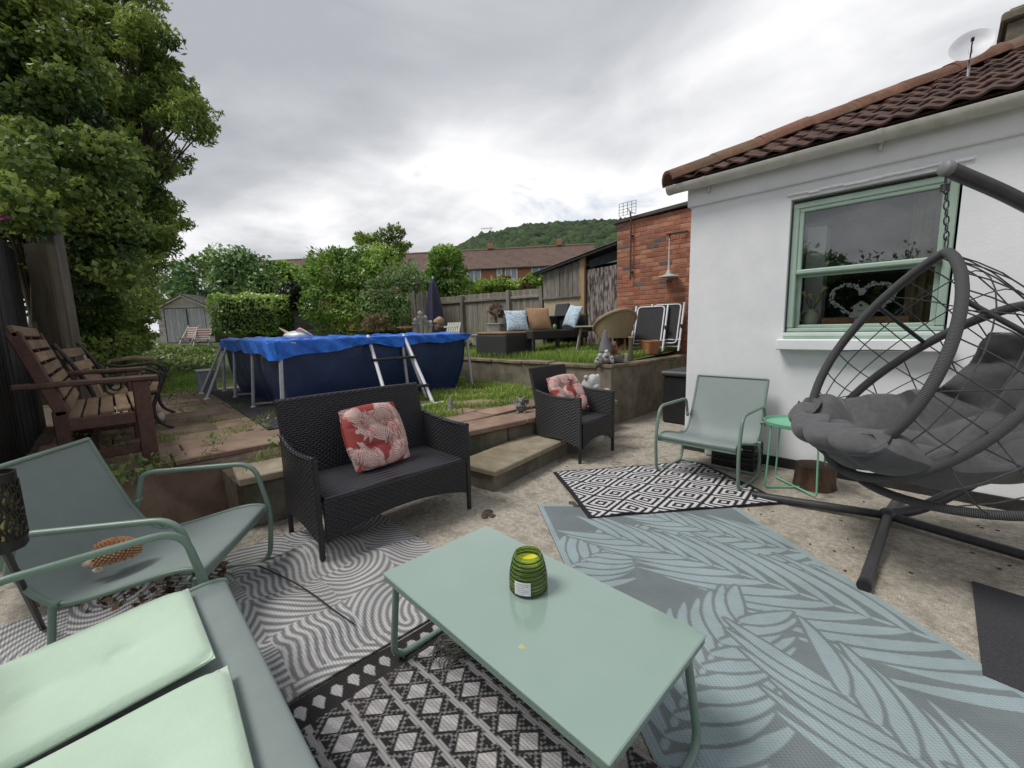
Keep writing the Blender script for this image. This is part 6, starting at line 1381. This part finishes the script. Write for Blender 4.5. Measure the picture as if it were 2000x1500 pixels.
tree('straw_heap', 'heap of dry straw-coloured clippings in front of the laurel', 'heap', [B(730, 632, 9.8, 20, 22, 16), B(742, 628, 9.8, 14, 16, 14)], 1600, .09, leaf_mat('straw', (.20, .15, .07), (.30, .23, .11), (.38, .30, .16), .2), tuple(hq*[1, 1, 0]+np.array([0, 0, .9])), 17, .25, .4, .02)
# tree behind the viewer that the window mirrors, then an added hedge
tree('garden_tree', 'leafy tree behind the viewer mirrored in the window', 'tree', [((-1.9, -12., 3.0), (.8, .8, .75)), ((-.9, -12., 2.8), (.6, .6, .5)), ((-2.9, -12.3, 2.7), (.9, .8, .6))], 3600, .14, dark_l, (-1.8, -12.2, -.3), 18, .5, .45, .15, tips=10)
tree('added_hedge', 'tall dark hedge added out of view to darken the reflection in the lower panes', 'hedge', [((-4+1.0*k, -12.6, 1.3), (.9, .6, 1.75)) for k in range(10)], 14000, .13, dark_l, (0, -12.6, -.3), 19, .5, .45, .12, tips=10)  # unseen hedge, added to keep bright sky out of the lower panes
MB().box((.4, -12.7, 1.2), (9.6, .7, 3.1), .2).build('dark_core', pm('hedge_core_dark', (.012, .02, .008)), bpy.data.objects['added_hedge'])  # solid dark box added to close bright gaps in the mirrored hedge
# brambles and nettles over the bank by the shed
P = []; T = []; rr = np.random.default_rng(21)
for k in range(9000):
    px_ = rr.uniform(150, 420); d_ = rr.uniform(6.2, 11.5); q = D(px_, 690, d_); x, y = q[0], q[1]
    if px_ > 330 and d_ < 8.5: continue
    if px_ > 300 and d_ < 7.6: continue
    hmax = .45*math.exp(-((px_-190)/95)**2)+.10; P.append((x, y, zg(x, y)+rr.uniform(0, 1)*hmax)); T.append(rr.random())
P = np.array(P); bl_ = link('brambles', leaves('brambles', P, np.tile([0, 0, 1.], (len(P), 1)), np.full(len(P), .085), bramble_l, np.array(T), .6, 22), label='low tangle of brambles and weeds over the bank by the shed', cat='brambles', kind='stuff')
# grass
def grass(name, pts, h, w, mat, label, seed):
    r = np.random.default_rng(seed); n = len(pts); a = r.uniform(0, 6.28, n); L = h*(.5+r.random(n)); ln = r.uniform(.1, .9, n)*L; d = np.column_stack([np.cos(a), np.sin(a), np.zeros(n)]); s = np.column_stack([-np.sin(a), np.cos(a), np.zeros(n)])*w*.5
    up_ = np.array([0, 0, 1.]); m1 = pts+up_*(L*.6)[:, None]+d*(ln*.3)[:, None]; tp = pts+up_*(L*.95)[:, None]+d*ln[:, None]
    V = np.stack([pts-s, pts+s, m1+s*.7, tp, m1-s*.7], 1).reshape(-1, 3); k = np.arange(n)*5
    F = np.concatenate([np.column_stack([k, k+1, k+2, k+4])]); me = np_mesh(name, V, F, mat, np.repeat(r.random(n), 5), None, False, 'tone')
    me2 = np.column_stack([k+4, k+2, k+3])
    bm = None
    V2 = V; me_t = np_mesh(name, V2, me2, mat, np.repeat(r.random(n), 5), None, False, 'tone')
    o = link(name, me, label=label, cat='grass', kind='stuff'); 
    b1 = bmesh.new(); b1.from_mesh(me); b1.from_mesh(me_t); b1.to_mesh(me); b1.free(); bpy.data.meshes.remove(me_t); return o
grs = leaf_mat('grass_blade', (0.098, 0.194, 0.024), (0.222, 0.359, 0.054), (0.408, 0.504, 0.106), .35)
rr = np.random.default_rng(31); n = 34000
x = -1.3-rr.random(n)**1.5*7.5; y = .5+rr.random(n)*2.4; pts = np.column_stack([x, y, [zu(a, b)-.02 for a, b in zip(x, y)]]); keep = (np.sin(x*3.1+y*2)+np.sin(y*5.3-x)+rr.normal(size=n)*.7 > -1.1)
grass('lawn_grass', pts[keep], .085, .006, grs, 'rough green grass of the upper lawn', 32)
n = 34000; x = -1.75-rr.random(n)*3.4; y = -1.9+rr.random(n)*2.25; f = np.sin(x*4.1+1)*np.sin(y*5.3)+.7*np.sin(x*9.7-y*8.1)+.55*(y+.75); keep = (f+rr.normal(size=n)*.22 > -.05) & ~((x < -3.25) & (y < -.15)); pts = np.column_stack([x, y, np.full(n, ZT-.01)])
grass('terrace_weeds', pts[keep], .075, .008, grs, 'grass and weeds growing through the paving beside the pool', 33)
n = 9000; x = -1.35-rr.random(n)*3.5; y = -4.4+rr.random(n)*1.9; f = np.sin(x*6.3+y*2)*np.sin(y*7.1)+.6*np.sin(x*11+2)*np.sin(y*13); keep = (f+rr.normal(size=n)*.2 > .75) & ((x < -1.9) | (y > -3.5)); pts = np.column_stack([x, y, np.full(n, ZT-.01)])
grass('paving_weeds', pts[keep], .055, .006, grs, 'small weeds in the joints of the left paving', 34)
n = 26000; px_ = rr.uniform(300, 420, n); d_ = rr.uniform(6.6, 12, n); q = CAM*[1, 1, 0]+HR*((px_-1000)/FPX*d_)[:, None]+HF*d_[:, None]; pts = np.column_stack([q[:, 0], q[:, 1], [zg(a, b)-.01 for a, b in q[:, :2]]])
grass('back_lawn_grass', pts, .07, .008, grs, 'mown green lawn left of the pool towards the shed', 35)
# broad-leaved weeds beneath the benches and the leaning slab
def weeds(name, label, spots, seed, sz=.06, n=40):
    r = np.random.default_rng(seed); P = []
    for (x, y, z, rad) in spots:
        m_ = int(n*rad/.12); a = r.uniform(0, 6.28, m_); q = rad*np.sqrt(r.random(m_)); P.append(np.column_stack([x+q*np.cos(a), y+q*np.sin(a), z+r.random(m_)*.13]))
    P = np.concatenate(P); return link(name, leaves(name, P, np.tile([0, 0, 1.], (len(P), 1)), np.full(len(P), sz), bramble_l, np.clip(r.random(len(P))*.8+.2, 0, 1), .5, seed), label=label, cat='weeds', kind='stuff')
sp = [tuple(G(a, b, ZT))+(.13,) for a, b in ((260, 935), (300, 925), (230, 950), (200, 890), (230, 850), (180, 870))]
weeds('bank_weeds', 'broad-leaved weeds under the timber bench and along the earth bank', sp, 41, .045, 60)
sp = [tuple(G(a, b, ZT))+(.07,) for a, b in ((335, 790), (350, 770), (400, 870), (420, 885), (480, 840), (530, 832), (510, 840), (545, 880), (360, 800))]+[(-6.2, -3.3, ZT, .25), (-5.8, -3.6, ZT, .3)]
weeds('joint_weeds', 'tufts of weeds along the paving joints left of the pool mat', sp, 42, .05, 26)
# dead leaves under the left chair
P = []; r_ = np.random.default_rng(43)
for _ in range(420):
    q = G(r_.uniform(60, 440), r_.uniform(1080, 1190), .03); P.append((q[0], q[1], .02+.03*r_.random()))
P = np.array(P); link('dead_leaves', leaves('dead_leaves', P, np.tile([0, 0, 1.], (len(P), 1)), np.full(len(P), .045), leaf_mat('dead_leaf', (.05, .03, .018), (.12, .07, .04), (.24, .16, .09), .1), r_.random(len(P)), .6, 43), label='brown dead leaves on the ground under the left sage chair', cat='leaves', kind='stuff')
bits = MB()
for _ in range(60):
    q = G(r_.uniform(1050, 1990), r_.uniform(880, 1120), 0); 
    if abs(q[1]) > 2.2 or q[1] > -.05: continue
    bits.blob((q[0], q[1], .004), (r_.uniform(.003, .012), r_.uniform(.003, .009), .004), 1, .2, int(_))
for a, b in ((950, 1005), (955, 1000), (946, 1010), (960, 1008), (1125, 990), (1118, 985)): q = G(a, b, 0); bits.blob((q[0], q[1], .006), (.03, .022, .009), 2, .25, a)
bits.build('leaf_crumbs', pm('crumbs', (.04, .028, .02), (.10, .07, .045), 30., .95), label='scattered dark crumbs of leaf and moss on the concrete', cat='debris', kind='stuff')
# pink flower at the left edge
fp = thing('pink_flower', 'bright pink flower poking in at the left edge below the ivy', 'flower', tuple(D(1, 428, 3.6)), 0)
for k in range(6): a = R(60*k); MB().sheet(lambda u, v: ((.01+.05*u)*math.cos(a+(v-.5)*.9*(1-u*.4)), (.01+.05*u)*math.sin(a+(v-.5)*.9*(1-u*.4)), .02*u), 4, 4, .002).build('petal', pm('petal_pink', (.55, .03, .28), (.65, .06, .36), 9., .6), fp, 60)
MB().tube([(0, 0, 0), (-.05, -.1, -.25)], .004, 5).build('stem', stg, fp)

# ================================================================ FAR BACKGROUND
HD = 40.
ter = thing('brick_terrace', 'long two-storey red brick terrace with brown tiled roof beyond the garden', 'houses')
rowx = lambda px_: D(px_, 520, HD)
a0, a1 = D(560, 515, 42.), D(1240, 515, 37.5); ax_ = (a1-a0); ax_[2] = 0; Lr = np.linalg.norm(ax_); ax_ /= Lr; ang = math.atan2(ax_[1], ax_[0])
ter.location = (a0[0], a0[1], 0); ter.rotation_euler = (0, 0, ang)
def loc_(px_, py_, dy=0.):
    """local x,z on the front wall plane (local y = dy) seen at a photo position"""
    v = ray(px_, py_); n_ = np.array([-ax_[1], ax_[0], 0]); p0 = a0+n_*dy; t_ = float((p0-CAM) @ n_)/float(v @ n_); q = CAM+v*t_; return float((q-a0) @ ax_), q[2]
ex0, ez0 = loc_(835, 527); ex1, ez1 = loc_(1105, 515); EZ = (ez0+ez1)/2
rz0 = loc_(800, 498, 3.5)[1]; rz1 = loc_(1150, 477, 3.5)[1]; RZ_ = (rz0+rz1)/2
X0, X1 = -6., loc_(1161, 500)[0]
bmat = bpy.data.materials.new('far_brick'); bmat.use_nodes = True; t = bmat.node_tree; b_ = t.nodes['Principled BSDF']; bt = nd(t, 'ShaderNodeTexBrick', inp={'Scale': 1., 'Mortar Size': .012, 'Brick Width': .225, 'Row Height': .075}); tcn = nd(t, 'ShaderNodeTexCoord'); mpn = nd(t, 'ShaderNodeMapping'); mpn.inputs['Rotation'].default_value = (R(90), 0, 0)
t.links.new(tcn.outputs['Object'], mpn.inputs[0]); t.links.new(mpn.outputs[0], bt.inputs['Vector']); bt.inputs['Color1'].default_value = (.34, .11, .06, 1); bt.inputs['Color2'].default_value = (.43, .16, .085, 1); bt.inputs['Mortar'].default_value = (.3, .2, .15, 1); t.links.new(bt.outputs[0], b_.inputs['Base Color']); b_.inputs['Roughness'].default_value = .9
MB().box(((X0+X1)/2, 3.5, EZ/2), (X1-X0, 7., EZ)).build('wall', bmat, ter)
rtile = pm('far_tiles', (.13, .085, .07), (.19, .13, .105), 5., .9, .3, c3=(.11, .07, .055))
rr_ = MB(); nrow = 16
for k in range(nrow):
    f0, f1 = k/nrow, (k+1)/nrow; y0, y1 = -.35+3.85*f0, -.35+3.85*f1; z0, z1 = EZ-.15+(RZ_-EZ+.15)*f0, EZ-.15+(RZ_-EZ+.15)*f1
    rr_.add([(X0-.2, y0, z0+.045), (X1+.2, y0, z0+.045), (X1+.2, y1, z1), (X0-.2, y1, z1), (X0-.2, y0, z0), (X1+.2, y0, z0)], [(0, 1, 2, 3), (4, 5, 1, 0)])
rr_.add([(X0-.2, 3.5, RZ_), (X1+.2, 3.5, RZ_), (X1+.2, 7.35, EZ-.15), (X0-.2, 7.35, EZ-.15)], [(0, 1, 2, 3)]); rr_.add([(X1+.2, -.35, EZ-.15), (X1+.2, 7.35, EZ-.15), (X1+.2, 3.5, RZ_)], [(0, 1, 2)])
froof = rr_.build('roof', rtile, ter)
MB().tube([(X0, 3.5, RZ_+.03), (X1+.2, 3.5, RZ_+.03)], .12, 8).build('ridge', rtile, froof, 60)
MB().box(((X0+X1)/2, -.38, EZ-.18), (X1-X0+.3, .12, .12), .02).build('gutter', pm('far_gutter', (.05, .05, .05), (.08, .08, .08), 4.), ter)
wf = pm('upvc', (.66, .67, .68), (.72, .72, .73), 4., .4); pane = pm('far_pane', (.16, .22, .29), (.30, .36, .42), .8, .08)
for k, (xa, ya, xb, yb, lt) in enumerate([(913, 527, 939, 549, 2), (971, 525, 980, 538, 1), (987, 524, 1010, 545, 2), (1039, 519, 1080, 542, 3)]):
    x0, zt_ = loc_(xa, ya); x1, zb = loc_(xb, yb); w = link('window', None, ter)
    f = MB(); n_ = lt
    for s in range(n_+1): f.box((x0+(x1-x0)*s/n_, -.03, (zt_+zb)/2), (.11, .10, zt_-zb+.12), .01)
    for z in (zt_, zb): f.box(((x0+x1)/2, -.032, z), (x1-x0+.12, .09, .12), .01)
    f.build('frame', wf, w); MB().box(((x0+x1)/2, -.02, (zt_+zb)/2), (x1-x0-.02, .04, zt_-zb-.02)).build('pane', pane, w)
    MB().box(((x0+x1)/2, -.06, zb-.12), (x1-x0+.2, .16, .08), .01).build('sill', wf, w)
for px_ in (958, 1092): x_, z_ = loc_(px_, 475, 3.5); MB().box((x_, 3.5, RZ_+.35), (.5, .5, .5), .02).build('chimney', bmat, froof); MB().lathe([(.14, 0), (.12, .35), (.001, .35)], 10, (x_, 3.5, RZ_+.8)).build('chimney_pot', rtile, froof)
an = MB(); x_, z_ = loc_(960, 480, 3.5); an.tube([(x_, 3.5, RZ_), (x_, 3.5, RZ_+2.2)], .03, 5)
for k in range(4): an.tube([(x_-.9+.25*k, 3.2, RZ_+2.1), (x_-.9+.25*k, 3.9, RZ_+2.1)], .02, 4)
an.tube([(x_-1., 3.5, RZ_+2.1), (x_+.2, 3.5, RZ_+2.1)], .02, 4); an.build('aerial', pm('galv2', (.2, .2, .2), (.3, .3, .3), 5.), froof)
# wooded hill
prof = [(300, 640), (800, 560), (870, 500), (905, 478), (960, 457), (1040, 441), (1120, 435), (1180, 433), (1260, 430), (1400, 440), (1700, 500), (2100, 600)]
def hill_top(px_):
    for (a, b), (c, d) in zip(prof, prof[1:]):
        if a <= px_ <= c: f = (px_-a)/(c-a); f = f*f*(3-2*f)*.4+f*.6; return b+(d-b)*f
    return 640
HDst = 260.
def hill_pt(u, v):
    px_ = 300+1800*u; topz = D(px_, hill_top(px_), HDst)[2]-6.; d_ = 120+ (HDst-120)*v; q = D(px_, 640, d_); h = topz*(math.sin(v*math.pi/2)**1.5); return (q[0], q[1], 1+max(0, h-5*0))
hill = MB().sheet(hill_pt, 90, 24).build('hill', pm('hill_floor', (.03, .06, .02), (.05, .085, .03), .05, .95), kind='structure')
hr = np.random.default_rng(51); bm = bmesh.new(); bmesh.ops.create_icosphere(bm, subdivisions=2, radius=1); ico = np.array([v.co for v in bm.verts]); icf = np.array([[v.index for v in f.verts] for f in bm.faces]); bm.free()
Vs = []; Fs = []; Ts = []; k = 0
for _ in range(3600):
    u = hr.uniform(.28, .66); v = hr.uniform(.30, 1.0)**.7; p = np.array(hill_pt(u, v)); r0 = hr.uniform(2.2, 4.6); sc = np.array([r0, r0, r0*hr.uniform(.8, 1.15)]); no = 1+.22*np.sin(ico[:, [0]]*3.3+hr.uniform(0, 6))*np.sin(ico[:, [1]]*3.9+hr.uniform(0, 6))+.14*np.sin(ico[:, [2]]*7+hr.uniform(0, 6))*np.sin(ico[:, [0]]*8)
    Vs.append(p+[0, 0, -r0*.3]+ico*sc*no); Fs.append(icf+k*len(ico)); Ts.append(np.full(len(ico), hr.random())); k += 1
wm = leaf_mat('woodland_crowns', (.020, .048, .014), (.036, .075, .020), (.066, .11, .030), .0, .8)
b_ = wm.node_tree.nodes['Principled BSDF']; n_ = nd(wm.node_tree, 'ShaderNodeTexNoise', inp={'Scale': 1.1, 'Detail': 6, 'Roughness': .7}); tc_ = nd(wm.node_tree, 'ShaderNodeTexCoord'); wm.node_tree.links.new(tc_.outputs['Object'], n_.inputs['Vector']); bp_ = nd(wm.node_tree, 'ShaderNodeBump', inp={'Strength': 1., 'Distance': 1.5}); wm.node_tree.links.new(n_.outputs[0], bp_.inputs['Height']); wm.node_tree.links.new(bp_.outputs[0], b_.inputs['Normal'])
link('hill_woodland', np_mesh('hill_woodland', np.concatenate(Vs), np.concatenate(Fs), wm, np.concatenate(Ts), None, True, 'tone'), label='dense green woodland covering the distant hill', cat='woodland', kind='stuff')
